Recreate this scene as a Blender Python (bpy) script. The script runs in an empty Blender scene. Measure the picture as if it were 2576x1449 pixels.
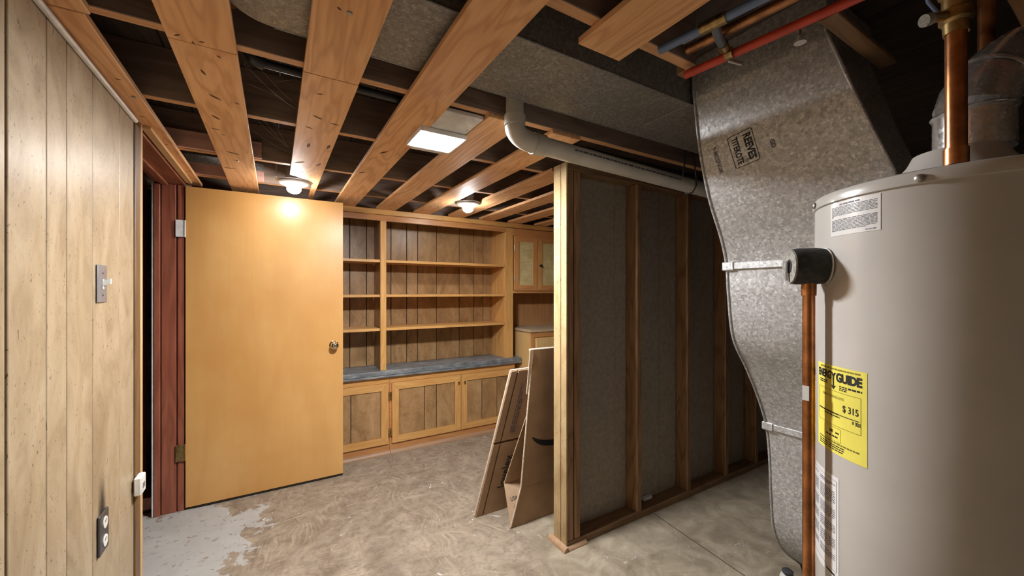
import bpy, bmesh, math, random
from mathutils import Vector, Matrix
random.seed(7)
SC = bpy.context.scene
COL = SC.collection

# ------------------------------------------------------------------ camera, world, exposure
cam_d = bpy.data.cameras.new('camera'); cam = bpy.data.objects.new('camera', cam_d); COL.objects.link(cam)
cam_d.sensor_width = 36.0; cam_d.lens = 36.0 * 990.0 / 2576.0
cam_d.shift_y = 8.5 / 2576.0
cam_d.clip_start = 0.02
cam.location = (0, 0, 1.385)
cam.rotation_euler = (math.radians(90), 0, math.radians(-31.1))
SC.camera = cam
W = bpy.data.worlds.new('basement_dark'); SC.world = W; W.use_nodes = True
W.node_tree.nodes['Background'].inputs[0].default_value = (0.9, 0.95, 1, 1)
W.node_tree.nodes['Background'].inputs[1].default_value = 0.02
SC.view_settings.view_transform = 'Standard'; SC.view_settings.look = 'None'
SC.view_settings.gamma = 1.0; SC.view_settings.use_curve_mapping = False
SC.view_settings.exposure = 0.64
PANEL_E, BULB_E = 400.0, 140.0          # strengths of the LED panel and of the bulbs

# ------------------------------------------------------------------ mesh helpers
WL = {}
def mesh_from(bm, name):
    me = bpy.data.meshes.new(name); bm.to_mesh(me); bm.free(); return me
def obj(name, bm, mat, parent=None, smooth=False, auto=None):
    """one mesh object; bm is in world coordinates, the origin goes to its base centre"""
    bmesh.ops.recalc_face_normals(bm, faces=bm.faces[:])
    xs = [v.co for v in bm.verts]
    lo = Vector((min(c[i] for c in xs) for i in range(3))); hi = Vector((max(c[i] for c in xs) for i in range(3)))
    c = Vector(((lo.x + hi.x) / 2, (lo.y + hi.y) / 2, lo.z))
    for v in bm.verts: v.co -= c
    if smooth:
        for fc in bm.faces: fc.smooth = True
        if auto:
            a = math.radians(auto)
            for e in bm.edges:
                if len(e.link_faces) == 2 and e.calc_face_angle(0) > a: e.smooth = False
    me = mesh_from(bm, name); me.materials.append(mat)
    o = bpy.data.objects.new(name, me); COL.objects.link(o)
    place(o, c, parent); return o
def place(o, c, parent):
    c = Vector(c); WL[o.name] = c
    o.location = c - (WL[parent.name] if parent else Vector())
    if parent: o.parent = parent
def tag(o, label=None, cat=None, group=None, kind=None):
    if label: o['label'] = label
    if cat: o['category'] = cat
    if group: o['group'] = group
    if kind: o['kind'] = kind
    return o
def thing(name, loc, label=None, cat=None, group=None, kind=None):
    o = bpy.data.objects.new(name, None); COL.objects.link(o); o.empty_display_size = 0.05
    place(o, loc, None); return tag(o, label, cat, group, kind)
def NB(): return bmesh.new()
def box(bm, x0, x1, y0, y1, z0, z1, bev=0.0):
    r = bmesh.ops.create_cube(bm, size=1.0)
    vs = r['verts']
    for v in vs:
        v.co = Vector(((x0 + x1) / 2 + v.co.x * (x1 - x0), (y0 + y1) / 2 + v.co.y * (y1 - y0), (z0 + z1) / 2 + v.co.z * (z1 - z0)))
    if bev > 0:
        es = list({e for v in vs for e in v.link_edges})
        bmesh.ops.bevel(bm, geom=es, offset=bev, segments=1, affect='EDGES', profile=0.5)
    return bm
def bx(name, x0, x1, y0, y1, z0, z1, mat, parent=None, bev=0.002):
    return obj(name, box(NB(), x0, x1, y0, y1, z0, z1, bev), mat, parent)
def prism(bm, pts, d):
    """polygon (3D points) extruded by vector d"""
    d = Vector(d); a = [bm.verts.new(Vector(p)) for p in pts]; b = [bm.verts.new(Vector(p) + d) for p in pts]
    n = len(pts); bm.faces.new(a); bm.faces.new(b[::-1])
    for i in range(n): bm.faces.new((a[i], a[(i + 1) % n], b[(i + 1) % n], b[i]))
    return bm
def tube(bm, pts, r, n=16, caps=True):
    pts = [Vector(p) for p in pts]; m = len(pts)
    rs = r if isinstance(r, (list, tuple)) else [r] * m
    tg = [(pts[min(i + 1, m - 1)] - pts[max(i - 1, 0)]).normalized() for i in range(m)]
    up = Vector((0, 0, 1)) if abs(tg[0].z) < 0.9 else Vector((1, 0, 0))
    nx = tg[0].cross(up).normalized(); rings = []
    for i in range(m):
        nx = (nx - tg[i] * nx.dot(tg[i])).normalized(); ny = tg[i].cross(nx)
        rings.append([bm.verts.new(pts[i] + (nx * math.cos(2 * math.pi * k / n) + ny * math.sin(2 * math.pi * k / n)) * rs[i]) for k in range(n)])
    for i in range(m - 1):
        for k in range(n):
            bm.faces.new((rings[i][k], rings[i][(k + 1) % n], rings[i + 1][(k + 1) % n], rings[i + 1][k]))
    if caps:
        bm.faces.new(rings[0][::-1]); bm.faces.new(rings[-1])
    return bm
def arc(p0, c, p1, n=8):
    """quadratic bend from p0 to p1 with control c"""
    p0, c, p1 = Vector(p0), Vector(c), Vector(p1)
    return [p0 * (1 - t) ** 2 + c * 2 * t * (1 - t) + p1 * t * t for t in [i / n for i in range(n + 1)]]
def lathe(bm, prof, cx, cy, n=48, axis=None, org=None):
    """profile of (radius, height) turned round a vertical axis, or round `axis` from `org`"""
    if axis is None: org, axis = Vector((cx, cy, 0)), Vector((0, 0, 1))
    axis = Vector(axis).normalized(); org = Vector(org)
    a = axis.orthogonal().normalized() if abs(axis.z) < 0.99 else Vector((1, 0, 0)); b = axis.cross(a)
    rings = []
    for r, z in prof:
        if r < 1e-6: rings.append([bm.verts.new(org + axis * z)]); continue
        rings.append([bm.verts.new(org + axis * z + (a * math.cos(2 * math.pi * k / n) + b * math.sin(2 * math.pi * k / n)) * r) for k in range(n)])
    for i in range(len(rings) - 1):
        A, Bq = rings[i], rings[i + 1]
        for k in range(n):
            k2 = (k + 1) % n
            if len(A) == 1 and len(Bq) == 1: continue
            if len(A) == 1: bm.faces.new((A[0], Bq[k2], Bq[k]))
            elif len(Bq) == 1: bm.faces.new((A[k], A[k2], Bq[0]))
            else: bm.faces.new((A[k], A[k2], Bq[k2], Bq[k]))
    if len(rings[0]) > 1: bm.faces.new(rings[0][::-1])
    if len(rings[-1]) > 1: bm.faces.new(rings[-1])
    return bm
def crom(P, n=6):
    """Catmull-Rom through tuples"""
    P = [Vector(p) for p in P]; out = []
    for i in range(len(P) - 1):
        a, b, c, d = P[max(i - 1, 0)], P[i], P[i + 1], P[min(i + 2, len(P) - 1)]
        for k in range(n):
            t = k / n
            out.append(0.5 * ((2 * b) + (c - a) * t + (2 * a - 5 * b + 4 * c - d) * t * t + (3 * b - a - 3 * c + d) * t ** 3))
    out.append(P[-1]); return out
def flat_text(s, size, fn, bold=0.0, sx=1.0, spacing=1.0, align='CENTER'):
    """letters as a flat mesh, its (x, y) taken to the surface by fn"""
    cu = bpy.data.curves.new('letters', 'FONT'); cu.body = s; cu.size = size; cu.align_x = align; cu.align_y = 'CENTER'
    cu.offset = bold; cu.space_character = spacing; cu.resolution_u = 3
    o = bpy.data.objects.new('letters', cu); COL.objects.link(o)
    dg = bpy.context.evaluated_depsgraph_get(); me = bpy.data.meshes.new_from_object(o.evaluated_get(dg))
    bm = NB(); bm.from_mesh(me)
    bpy.data.objects.remove(o); bpy.data.meshes.remove(me); bpy.data.curves.remove(cu)
    for v in bm.verts: v.co = Vector(fn(v.co.x * sx, v.co.y))
    return bm
def quad_on(bm, fn, x0, x1, y0, y1, nx=1):
    for i in range(nx):
        a, b = x0 + (x1 - x0) * i / nx, x0 + (x1 - x0) * (i + 1) / nx
        bm.faces.new([bm.verts.new(Vector(fn(*p))) for p in ((a, y0), (b, y0), (b, y1), (a, y1))])
    return bm
def word_rows(bm, fn, x0, x1, y0, y1, rows, fill=0.55, wl=(0.004, 0.014), gap=0.0022, last=1.0):
    """lines of print too small to read: short bars, word by word"""
    dy = (y1 - y0) / rows
    for r in range(rows):
        yt = y1 - dy * r; x = x0; xe = x1 if r < rows - 1 else x0 + (x1 - x0) * last
        while x < xe:
            w = min(random.uniform(*wl), xe - x)
            if w > 0.0015: quad_on(bm, fn, x, x + w, yt - dy * fill, yt, max(1, int(w / 0.006)))
            x += w + gap
    return bm
def merge(bm, other):
    me = mesh_from(other, 'tmp'); bm.from_mesh(me); bpy.data.meshes.remove(me); return bm

# ------------------------------------------------------------------ materials
def new_mat(name):
    m = bpy.data.materials.new(name); m.use_nodes = True; nt = m.node_tree
    return m, nt, nt.nodes['Principled BSDF']
def nd(nt, t, **kw):
    n = nt.nodes.new(t)
    for k, v in kw.items():
        if k.startswith('i_'): n.inputs[k[2:].replace('_', ' ')].default_value = v
        else: setattr(n, k, v)
    return n
def ramp(nt, fac, stops, interp='LINEAR'):
    r = nt.nodes.new('ShaderNodeValToRGB'); r.color_ramp.interpolation = interp; el = r.color_ramp.elements
    while len(el) < len(stops): el.new(0.5)
    for e, (p, c) in zip(el, stops):
        e.position = p; e.color = (c[0], c[1], c[2], 1) if not isinstance(c, (int, float)) else (c, c, c, 1)
    nt.links.new(fac, r.inputs[0]); return r.outputs[0]
def mixc(nt, fac, a, b, mode='MIX'):
    m = nt.nodes.new('ShaderNodeMix'); m.data_type = 'RGBA'; m.blend_type = mode; L = nt.links
    for s, v in ((m.inputs[0], fac), (m.inputs[6], a), (m.inputs[7], b)):
        if isinstance(v, (int, float)): s.default_value = v
        elif isinstance(v, tuple): s.default_value = (*v[:3], 1)
        else: L.new(v, s)
    return m.outputs[2]
def mth(nt, op, a, b=None, clamp=False):
    m = nt.nodes.new('ShaderNodeMath'); m.operation = op; m.use_clamp = clamp
    for s, v in ((m.inputs[0], a), (m.inputs[1], b)):
        if v is None: continue
        if isinstance(v, (int, float)): s.default_value = v
        else: nt.links.new(v, s)
    return m.outputs[0]
def coords(nt, scale, rnd=True):
    tc = nd(nt, 'ShaderNodeTexCoord'); out = tc.outputs['Object']
    if rnd:
        oi = nd(nt, 'ShaderNodeObjectInfo'); v = nd(nt, 'ShaderNodeVectorMath', operation='SCALE'); v.inputs[0].default_value = (17, 31, 23)
        nt.links.new(oi.outputs['Random'], v.inputs['Scale'])
        a = nd(nt, 'ShaderNodeVectorMath', operation='ADD'); nt.links.new(out, a.inputs[0]); nt.links.new(v.outputs[0], a.inputs[1]); out = a.outputs[0]
    mp = nd(nt, 'ShaderNodeMapping'); mp.inputs['Scale'].default_value = scale; nt.links.new(out, mp.inputs['Vector'])
    return mp.outputs[0]
def noise(nt, vec, scale, detail=4, rough=0.55, dist=0.0):
    n = nd(nt, 'ShaderNodeTexNoise'); n.inputs['Scale'].default_value = scale; n.inputs['Detail'].default_value = detail
    n.inputs['Roughness'].default_value = rough; n.inputs['Distortion'].default_value = dist
    nt.links.new(vec, n.inputs['Vector']); return n.outputs['Fac']
def voro(nt, vec, scale, feature='F1'):
    n = nd(nt, 'ShaderNodeTexVoronoi', feature=feature); n.inputs['Scale'].default_value = scale
    nt.links.new(vec, n.inputs['Vector']); return n
def bump(nt, bsdf, h, strength=0.3, dist=0.002):
    b = nd(nt, 'ShaderNodeBump'); b.inputs['Strength'].default_value = strength; b.inputs['Distance'].default_value = dist
    nt.links.new(h, b.inputs['Height']); nt.links.new(b.outputs[0], bsdf.inputs['Normal'])
def wood(name, dark, mid, light, axis='Y', rough=0.5, rings=16, ring_amt=0.5, gouge=0.0, bmp=0.25, along=0.9, across=7.0, coat=0.0, fine=1.1):
    m, nt, b = new_mat(name)
    sc = [across] * 3; sc['XYZ'.index(axis)] = along
    v = coords(nt, tuple(sc))
    n1 = noise(nt, v, 1.0, 3, 0.5, 0.3)
    rg = mth(nt, 'SINE', mth(nt, 'MULTIPLY', n1, float(rings) * 6.28)); rg = mth(nt, 'ADD', mth(nt, 'MULTIPLY', rg, 0.5), 0.5)
    sc2 = [90.0] * 3; sc2['XYZ'.index(axis)] = 4.0
    n2 = noise(nt, coords(nt, tuple(sc2)), 1.0, 3, 0.6)
    n3 = noise(nt, coords(nt, (2.2, 2.2, 2.2)), 1.0, 3, 0.6)
    base = ramp(nt, n3, [(0.3, mid), (0.7, light)])
    fac = mth(nt, 'MULTIPLY', mth(nt, 'POWER', rg, 2.2), ring_amt, True)
    col = mixc(nt, fac, base, dark)
    col = mixc(nt, mth(nt, 'MULTIPLY', mth(nt, 'SUBTRACT', n2, 0.42, True), fine, True), col, dark)
    if gouge > 0:
        sg = [14.0] * 3; sg['XYZ'.index(axis)] = 9.0
        wv = nd(nt, 'ShaderNodeVectorMath', operation='ADD'); cg = coords(nt, tuple(sg)); nt.links.new(cg, wv.inputs[0])
        nn = nd(nt, 'ShaderNodeTexNoise'); nn.inputs['Scale'].default_value = 1.7; nt.links.new(cg, nn.inputs['Vector'])
        s = nd(nt, 'ShaderNodeVectorMath', operation='SCALE'); s.inputs['Scale'].default_value = 0.5; nt.links.new(nn.outputs['Color'], s.inputs[0]); nt.links.new(s.outputs[0], wv.inputs[1])
        vo = voro(nt, wv.outputs[0], 1.0)
        sep = nd(nt, 'ShaderNodeSeparateColor'); nt.links.new(vo.outputs['Color'], sep.inputs[0])
        near = mth(nt, 'LESS_THAN', vo.outputs['Distance'], 0.17); pick = mth(nt, 'GREATER_THAN', sep.outputs[0], 1.0 - gouge)
        col = mixc(nt, mth(nt, 'MULTIPLY', mth(nt, 'MULTIPLY', near, pick), 0.85), col, (0.045, 0.02, 0.01))
    nt.links.new(col, b.inputs['Base Color']); b.inputs['Roughness'].default_value = rough
    b.inputs['Coat Weight'].default_value = coat; b.inputs['Coat Roughness'].default_value = 0.25
    bump(nt, b, mth(nt, 'ADD', n2, mth(nt, 'MULTIPLY', rg, 0.4)), bmp, 0.0012)
    return m
def panelling(name, dark, mid, light, rough=0.36, axis='Z', ticks=0.62):
    """prefinished pecky panelling: cloudy print, small dark ticks and scratches"""
    m, nt, b = new_mat(name)
    sc = [6.0, 6.0, 6.0]; sc['XYZ'.index(axis)] = 3.0
    n1 = noise(nt, coords(nt, tuple(sc)), 1.0, 6, 0.65, 1.2)
    base = ramp(nt, n1, [(0.3, dark), (0.5, mid), (0.68, light)])
    n2 = noise(nt, coords(nt, (38, 38, 14)), 1.0, 4, 0.7, 0.6)
    col = mixc(nt, mth(nt, 'MULTIPLY', mth(nt, 'SUBTRACT', n2, 0.5, True), 1.8, True), base, dark)
    t1 = noise(nt, coords(nt, (120, 120, 45)), 1.0, 2, 0.5, 1.5); t2 = noise(nt, coords(nt, (9, 9, 9)), 1.0, 2)
    t = mth(nt, 'MULTIPLY', mth(nt, 'GREATER_THAN', t1, 0.68), mth(nt, 'GREATER_THAN', t2, 1.0 - ticks))
    col = mixc(nt, mth(nt, 'MULTIPLY', t, 0.75), col, (0.05, 0.03, 0.015))
    nt.links.new(col, b.inputs['Base Color']); b.inputs['Roughness'].default_value = rough
    bump(nt, b, n2, 0.12, 0.001)
    return m
def plain(name, col, rough=0.5, metal=0.0, var=0.12, scale=8.0, bmp=0.0, spec=0.5, coat=0.0):
    m, nt, b = new_mat(name)
    n1 = noise(nt, coords(nt, (scale, scale, scale)), 1.0, 4, 0.6)
    c2 = tuple(max(0, c * (1 - var * 2)) for c in col); c3 = tuple(min(1, c * (1 + var)) for c in col)
    nt.links.new(ramp(nt, n1, [(0.3, c2), (0.65, c3)]), b.inputs['Base Color'])
    b.inputs['Roughness'].default_value = rough; b.inputs['Metallic'].default_value = metal; b.inputs['Specular IOR Level'].default_value = spec
    b.inputs['Coat Weight'].default_value = coat; b.inputs['Coat Roughness'].default_value = 0.12
    if bmp: bump(nt, b, noise(nt, coords(nt, (scale * 9,) * 3), 1.0, 3), bmp, 0.001)
    return m
def galvanised(name, lo=0.22, hi=0.5, spangle=70.0, rough=(0.35, 0.6), metal=0.75, tint=(1, 1, 1.0), dust=0.25):
    m, nt, b = new_mat(name)
    v = coords(nt, (1, 1, 1)); vo = voro(nt, v, spangle); sep = nd(nt, 'ShaderNodeSeparateColor'); nt.links.new(vo.outputs['Color'], sep.inputs[0])
    vf = voro(nt, v, spangle * 3); sf = nd(nt, 'ShaderNodeSeparateColor'); nt.links.new(vf.outputs['Color'], sf.inputs[0])
    g = mth(nt, 'ADD', mth(nt, 'MULTIPLY', sep.outputs[0], 0.6), mth(nt, 'MULTIPLY', sf.outputs[1], 0.4))
    col = ramp(nt, g, [(0.1, tuple(lo * t for t in tint)), (0.75, tuple((lo + hi) / 2 * t for t in tint)), (0.95, tuple(hi * t for t in tint))])
    n = noise(nt, coords(nt, (3, 3, 3)), 1.0, 5, 0.65)
    col = mixc(nt, mth(nt, 'MULTIPLY', ramp(nt, n, [(0.45, 0.0), (0.75, 1.0)]), dust), col, (0.16, 0.13, 0.09))
    nt.links.new(col, b.inputs['Base Color'])
    nt.links.new(ramp(nt, sep.outputs[2], [(0, rough[0]), (1, rough[1])]), b.inputs['Roughness'])
    b.inputs['Metallic'].default_value = metal
    bump(nt, b, n, 0.25, 0.006)
    return m
def glow(name, col, e):
    m, nt, b = new_mat(name); b.inputs['Base Color'].default_value = (0.9, 0.9, 0.9, 1)
    b.inputs['Emission Color'].default_value = (*col, 1); b.inputs['Emission Strength'].default_value = e; return m

def concrete_floor():
    m, nt, b = new_mat('old_concrete_with_adhesive')
    tc = nd(nt, 'ShaderNodeTexCoord'); geo = nd(nt, 'ShaderNodeNewGeometry'); P = geo.outputs['Position']
    sx = nd(nt, 'ShaderNodeSeparateXYZ'); nt.links.new(P, sx.inputs[0])
    def mp(s, src=P):
        k = nd(nt, 'ShaderNodeMapping'); k.inputs['Scale'].default_value = s; nt.links.new(src, k.inputs['Vector']); return k.outputs[0]
    big = noise(nt, mp((1, 1, 1)), 1.6, 5, 0.6, 0.4)
    mid = noise(nt, mp((1, 1, 1)), 7.0, 6, 0.65, 0.8)
    # trowel swirls left by the old tile adhesive
    warp = nd(nt, 'ShaderNodeTexNoise'); warp.inputs['Scale'].default_value = 2.1; warp.inputs['Detail'].default_value = 2.0; nt.links.new(P, warp.inputs['Vector'])
    sc = nd(nt, 'ShaderNodeVectorMath', operation='SCALE'); sc.inputs['Scale'].default_value = 0.5; nt.links.new(warp.outputs['Color'], sc.inputs[0])
    ad = nd(nt, 'ShaderNodeVectorMath', operation='ADD'); nt.links.new(P, ad.inputs[0]); nt.links.new(sc.outputs[0], ad.inputs[1])
    sw = noise(nt, mp((3.5, 48, 1), ad.outputs[0]), 1.0, 6, 0.7, 0.15)
    sw2 = noise(nt, mp((52, 4, 1), ad.outputs[0]), 1.0, 6, 0.7, 0.15)
    pick = ramp(nt, noise(nt, mp((1, 1, 1)), 3.1, 2), [(0.47, 0.0), (0.53, 1.0)])
    swirl = mixc(nt, pick, sw, sw2)
    fine = noise(nt, mp((1, 1, 1)), 26.0, 5, 0.7, 0.6)
    brown = ramp(nt, mid, [(0.28, (0.13, 0.095, 0.066)), (0.44, (0.225, 0.175, 0.125)), (0.58, (0.30, 0.24, 0.175)), (0.74, (0.42, 0.34, 0.25))])
    brown = mixc(nt, mth(nt, 'MULTIPLY', ramp(nt, big, [(0.4, 0.0), (0.65, 1.0)]), 0.55), brown, (0.31, 0.25, 0.185))
    brown = mixc(nt, mth(nt, 'MULTIPLY', ramp(nt, fine, [(0.48, 0.0), (0.68, 1.0)]), 0.6), brown, (0.12, 0.09, 0.062))
    patch = ramp(nt, noise(nt, mp((1, 1, 1)), 3.0, 5, 0.7, 0.6), [(0.36, 0.1), (0.6, 1.0)])
    brown = mixc(nt, mth(nt, 'MULTIPLY', patch, ramp(nt, swirl, [(0.50, 0.0), (0.68, 0.7)])), brown, (0.47, 0.385, 0.275))
    brown = mixc(nt, mth(nt, 'MULTIPLY', patch, ramp(nt, swirl, [(0.32, 0.6), (0.44, 0.0)])), brown, (0.13, 0.10, 0.08))
    clean = ramp(nt, mid, [(0.28, (0.18, 0.14, 0.095)), (0.5, (0.31, 0.255, 0.18)), (0.72, (0.43, 0.365, 0.27))])
    clean = mixc(nt, mth(nt, 'MULTIPLY', ramp(nt, big, [(0.5, 0.0), (0.68, 1.0)]), 0.6), clean, (0.15, 0.12, 0.085))
    clean = mixc(nt, mth(nt, 'MULTIPLY', ramp(nt, fine, [(0.56, 0.0), (0.74, 1.0)]), 0.4), clean, (0.50, 0.45, 0.36))
    # adhesive lies on the left, bare slab beside the partition and the heater
    edge = mth(nt, 'ADD', mth(nt, 'SUBTRACT', sx.outputs[0], mth(nt, 'MULTIPLY', sx.outputs[1], 0.35)), mth(nt, 'MULTIPLY', big, 0.6))
    col = mixc(nt, ramp(nt, edge, [(0.90, 0.0), (1.05, 1.0)]), brown, clean)
    # grey paint still holding by the door jamb, ragged at its rim
    dv = nd(nt, 'ShaderNodeVectorMath', operation='DISTANCE'); nt.links.new(P, dv.inputs[0]); dv.inputs[1].default_value = (-0.62, 2.75, 0)
    pn = mth(nt, 'ADD', dv.outputs['Value'], mth(nt, 'MULTIPLY', mth(nt, 'SUBTRACT', noise(nt, mp((3, 3, 1)), 2.0, 6, 0.7), 0.5), 1.1))
    paint = mth(nt, 'MULTIPLY', ramp(nt, pn, [(0.50, 1.0), (0.53, 0.0)]), ramp(nt, fine, [(0.58, 1.0), (0.63, 0.25)]))
    col = mixc(nt, paint, col, mixc(nt, mid, (0.30, 0.295, 0.27), (0.50, 0.49, 0.46)))
    # flecks of white paint
    wf = noise(nt, mp((1, 1, 1)), 11.0, 5, 0.72, 1.5); wa = noise(nt, mp((1, 1, 1)), 2.3, 1)
    fl = mth(nt, 'MULTIPLY', mth(nt, 'GREATER_THAN', wf, 0.66), mth(nt, 'GREATER_THAN', wa, 0.53))
    col = mixc(nt, mth(nt, 'MULTIPLY', fl, 0.8), col, (0.75, 0.74, 0.7))
    nt.links.new(col, b.inputs['Base Color']); nt.links.new(ramp(nt, mid, [(0.3, 0.45), (0.7, 0.7)]), b.inputs['Roughness'])
    bump(nt, b, mth(nt, 'ADD', swirl, mid), 0.35, 0.003)
    return m

M = {}
M['pine'] = wood('furring_pine', (0.50, 0.22, 0.085), (0.78, 0.42, 0.19), (0.86, 0.52, 0.265), 'Y', 0.58, 11, 0.5, 0.0)
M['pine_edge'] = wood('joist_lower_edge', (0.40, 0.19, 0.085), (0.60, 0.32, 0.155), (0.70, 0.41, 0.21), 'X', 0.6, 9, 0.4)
M['joist'] = wood('old_joist', (0.12, 0.08, 0.06), (0.26, 0.18, 0.135), (0.36, 0.255, 0.195), 'X', 0.7, 9, 0.4)
M['joist_edge'] = M['joist']
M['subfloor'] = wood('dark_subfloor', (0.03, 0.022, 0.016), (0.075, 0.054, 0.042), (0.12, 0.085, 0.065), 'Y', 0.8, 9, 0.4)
M['pink'] = wood('pink_fir', (0.50, 0.24, 0.18), (0.72, 0.40, 0.31), (0.80, 0.50, 0.40), 'X', 0.55, 8, 0.3)
M['stud'] = wood('stud_fir', (0.12, 0.055, 0.022), (0.27, 0.145, 0.065), (0.38, 0.22, 0.11), 'Z', 0.6, 9, 0.5)
M['plate'] = wood('plate_fir', (0.10, 0.05, 0.022), (0.22, 0.125, 0.06), (0.30, 0.18, 0.09), 'X', 0.65, 9, 0.5)
M['panel'] = panelling('pecan_panelling', (0.27, 0.195, 0.115), (0.385, 0.295, 0.185), (0.46, 0.365, 0.245), 0.4)
M['panel_shelf'] = panelling('walnut_panelling', (0.22, 0.12, 0.048), (0.38, 0.22, 0.095), (0.46, 0.29, 0.14), 0.36, 'Z', 0.8)
M['panel_post'] = panelling('pale_post_panelling', (0.33, 0.22, 0.10), (0.46, 0.33, 0.17), (0.54, 0.41, 0.235), 0.5)
M['panel_back'] = plain('hardboard_back', (0.30, 0.25, 0.195), 0.8, 0, 0.1, 40, 0.1)
M['gouge'] = plain('torn_wood', (0.13, 0.055, 0.022), 0.8, 0, 0.35, 60, 0.4)
M['groove'] = plain('dark_groove', (0.025, 0.016, 0.01), 0.8)
M['birch'] = wood('birch_door_veneer', (0.50, 0.225, 0.06), (0.60, 0.305, 0.088), (0.68, 0.385, 0.13), 'Z', 0.38, 5, 0.20, 0, 0.03, 0.45, 2.4, 0.2, 0.35)
M['birch_edge'] = wood('door_edge_wood', (0.45, 0.22, 0.07), (0.60, 0.33, 0.12), (0.66, 0.38, 0.14), 'Z', 0.45, 8, 0.3)
M['redwood'] = wood('redwood_jamb', (0.15, 0.04, 0.02), (0.30, 0.085, 0.045), (0.38, 0.13, 0.075), 'Z', 0.4, 8, 0.45)
M['redwood_head'] = wood('redwood_head', (0.15, 0.045, 0.022), (0.30, 0.10, 0.055), (0.38, 0.15, 0.085), 'Y', 0.42, 8, 0.45)
M['oakZ'] = wood('honey_maple_upright', (0.46, 0.21, 0.055), (0.62, 0.325, 0.10), (0.70, 0.405, 0.145), 'Z', 0.38, 9, 0.35)
M['oakX'] = wood('honey_maple_rail', (0.46, 0.21, 0.055), (0.62, 0.325, 0.10), (0.70, 0.405, 0.145), 'X', 0.38, 9, 0.35)
M['cornice'] = wood('russet_cornice', (0.34, 0.13, 0.04), (0.50, 0.23, 0.08), (0.58, 0.29, 0.11), 'X', 0.36, 9, 0.35)
M['cabX'] = wood('russet_cabinet_rail', (0.40, 0.15, 0.045), (0.58, 0.26, 0.085), (0.66, 0.33, 0.12), 'X', 0.4, 9, 0.35)
M['cabZ'] = wood('russet_cabinet_stile', (0.40, 0.16, 0.045), (0.60, 0.29, 0.095), (0.68, 0.36, 0.13), 'Z', 0.4, 9, 0.35)
M['ply'] = wood('plywood_niche', (0.36, 0.16, 0.06), (0.50, 0.25, 0.10), (0.58, 0.32, 0.14), 'Z', 0.5, 6, 0.4)
M['pale_ply'] = wood('pale_plywood', (0.58, 0.34, 0.12), (0.70, 0.45, 0.18), (0.76, 0.52, 0.23), 'Z', 0.45, 6, 0.25)
M['worn_top'] = wood('worn_wood_top', (0.33, 0.23, 0.13), (0.50, 0.38, 0.24), (0.60, 0.48, 0.32), 'X', 0.55, 9, 0.35)
M['quarter'] = wood('stained_quarter_round', (0.22, 0.12, 0.06), (0.34, 0.20, 0.11), (0.42, 0.27, 0.16), 'X', 0.45, 7, 0.3)
M['darktrim'] = wood('dark_corner_moulding', (0.06, 0.03, 0.012), (0.15, 0.08, 0.035), (0.21, 0.12, 0.055), 'Z', 0.45, 7, 0.4)
M['edge_light'] = wood('raw_edge', (0.50, 0.30, 0.12), (0.64, 0.42, 0.20), (0.70, 0.48, 0.25), 'Z', 0.5, 7, 0.3)
M['galv'] = galvanised('galvanised_duct', 0.36, 0.80, 110, (0.36, 0.6), 0.55)
M['galv_dull'] = galvanised('dull_trunk_duct', 0.20, 0.46, 110, (0.4, 0.65), 0.45, (1, 0.98, 0.94), 0.45)
M['galv_shiny'] = galvanised('bright_vent_pipe', 0.62, 0.86, 140, (0.16, 0.3), 0.75, (1, 1, 1), 0.1)
M['floor'] = concrete_floor()
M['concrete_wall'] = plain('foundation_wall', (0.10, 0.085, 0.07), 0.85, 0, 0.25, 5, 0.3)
M['pale_wall'] = plain('pale_bounce_wall', (0.62, 0.60, 0.55), 0.8, 0, 0.1, 4)  # unseen wall's pale tone is chosen to bounce light into the room
M['white'] = plain('white_plastic', (0.78, 0.76, 0.70), 0.4)
M['white_strip'] = plain('white_painted_strip', (0.80, 0.80, 0.78), 0.45, 0, 0.1, 20)
M['steel'] = plain('dull_steel', (0.42, 0.41, 0.40), 0.38, 0.85, 0.1, 20)
M['chrome'] = plain('polished_knob', (0.75, 0.68, 0.55), 0.12, 1.0, 0.05)
M['plate_grey'] = plain('grey_metal_plate', (0.32, 0.32, 0.34), 0.4, 0.6)
M['plate_dark'] = plain('black_outlet_plate', (0.05, 0.05, 0.055), 0.3)
M['soot'] = plain('soot', (0.10, 0.07, 0.05), 0.8)
M['brass'] = plain('tarnished_brass', (0.42, 0.30, 0.13), 0.35, 0.9, 0.25, 40)
M['copper'] = plain('copper_tube', (0.62, 0.27, 0.11), 0.28, 0.95, 0.22, 18)
M['copper_dull'] = plain('dull_copper_tube', (0.42, 0.20, 0.09), 0.4, 0.85, 0.3, 18)
M['foam'] = plain('black_foam', (0.045, 0.046, 0.042), 0.85, 0, 0.25, 60, 0.4)
M['foam_cut'] = plain('cut_foam_end', (0.30, 0.29, 0.26), 0.9, 0, 0.25, 90, 0.4)
M['pvc'] = plain('white_pvc', (0.60, 0.57, 0.50), 0.32, 0, 0.08, 6)
M['iron'] = plain('black_iron_pipe', (0.05, 0.05, 0.055), 0.4, 0.6)
M['redpex'] = plain('red_pex', (0.62, 0.07, 0.035), 0.35)
M['bluepex'] = plain('blue_grey_pex', (0.16, 0.24, 0.42), 0.4)
M['greypex'] = plain('grey_pex', (0.14, 0.16, 0.19), 0.4)
M['heater'] = plain('beige_enamel', (0.56, 0.54, 0.505), 0.3, 0, 0.04, 3, 0, 0.5, 0.35)
M['yellow'] = plain('yellow_label', (0.84, 0.76, 0.13), 0.42, 0, 0.04)
M['paper'] = plain('white_label', (0.78, 0.78, 0.77), 0.3, 0, 0.03, 6, 0, 0.5, 0.4)
M['ink'] = plain('black_ink', (0.018, 0.018, 0.02), 0.5)
M['ink_grey'] = plain('grey_ink', (0.10, 0.10, 0.13), 0.5)
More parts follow.
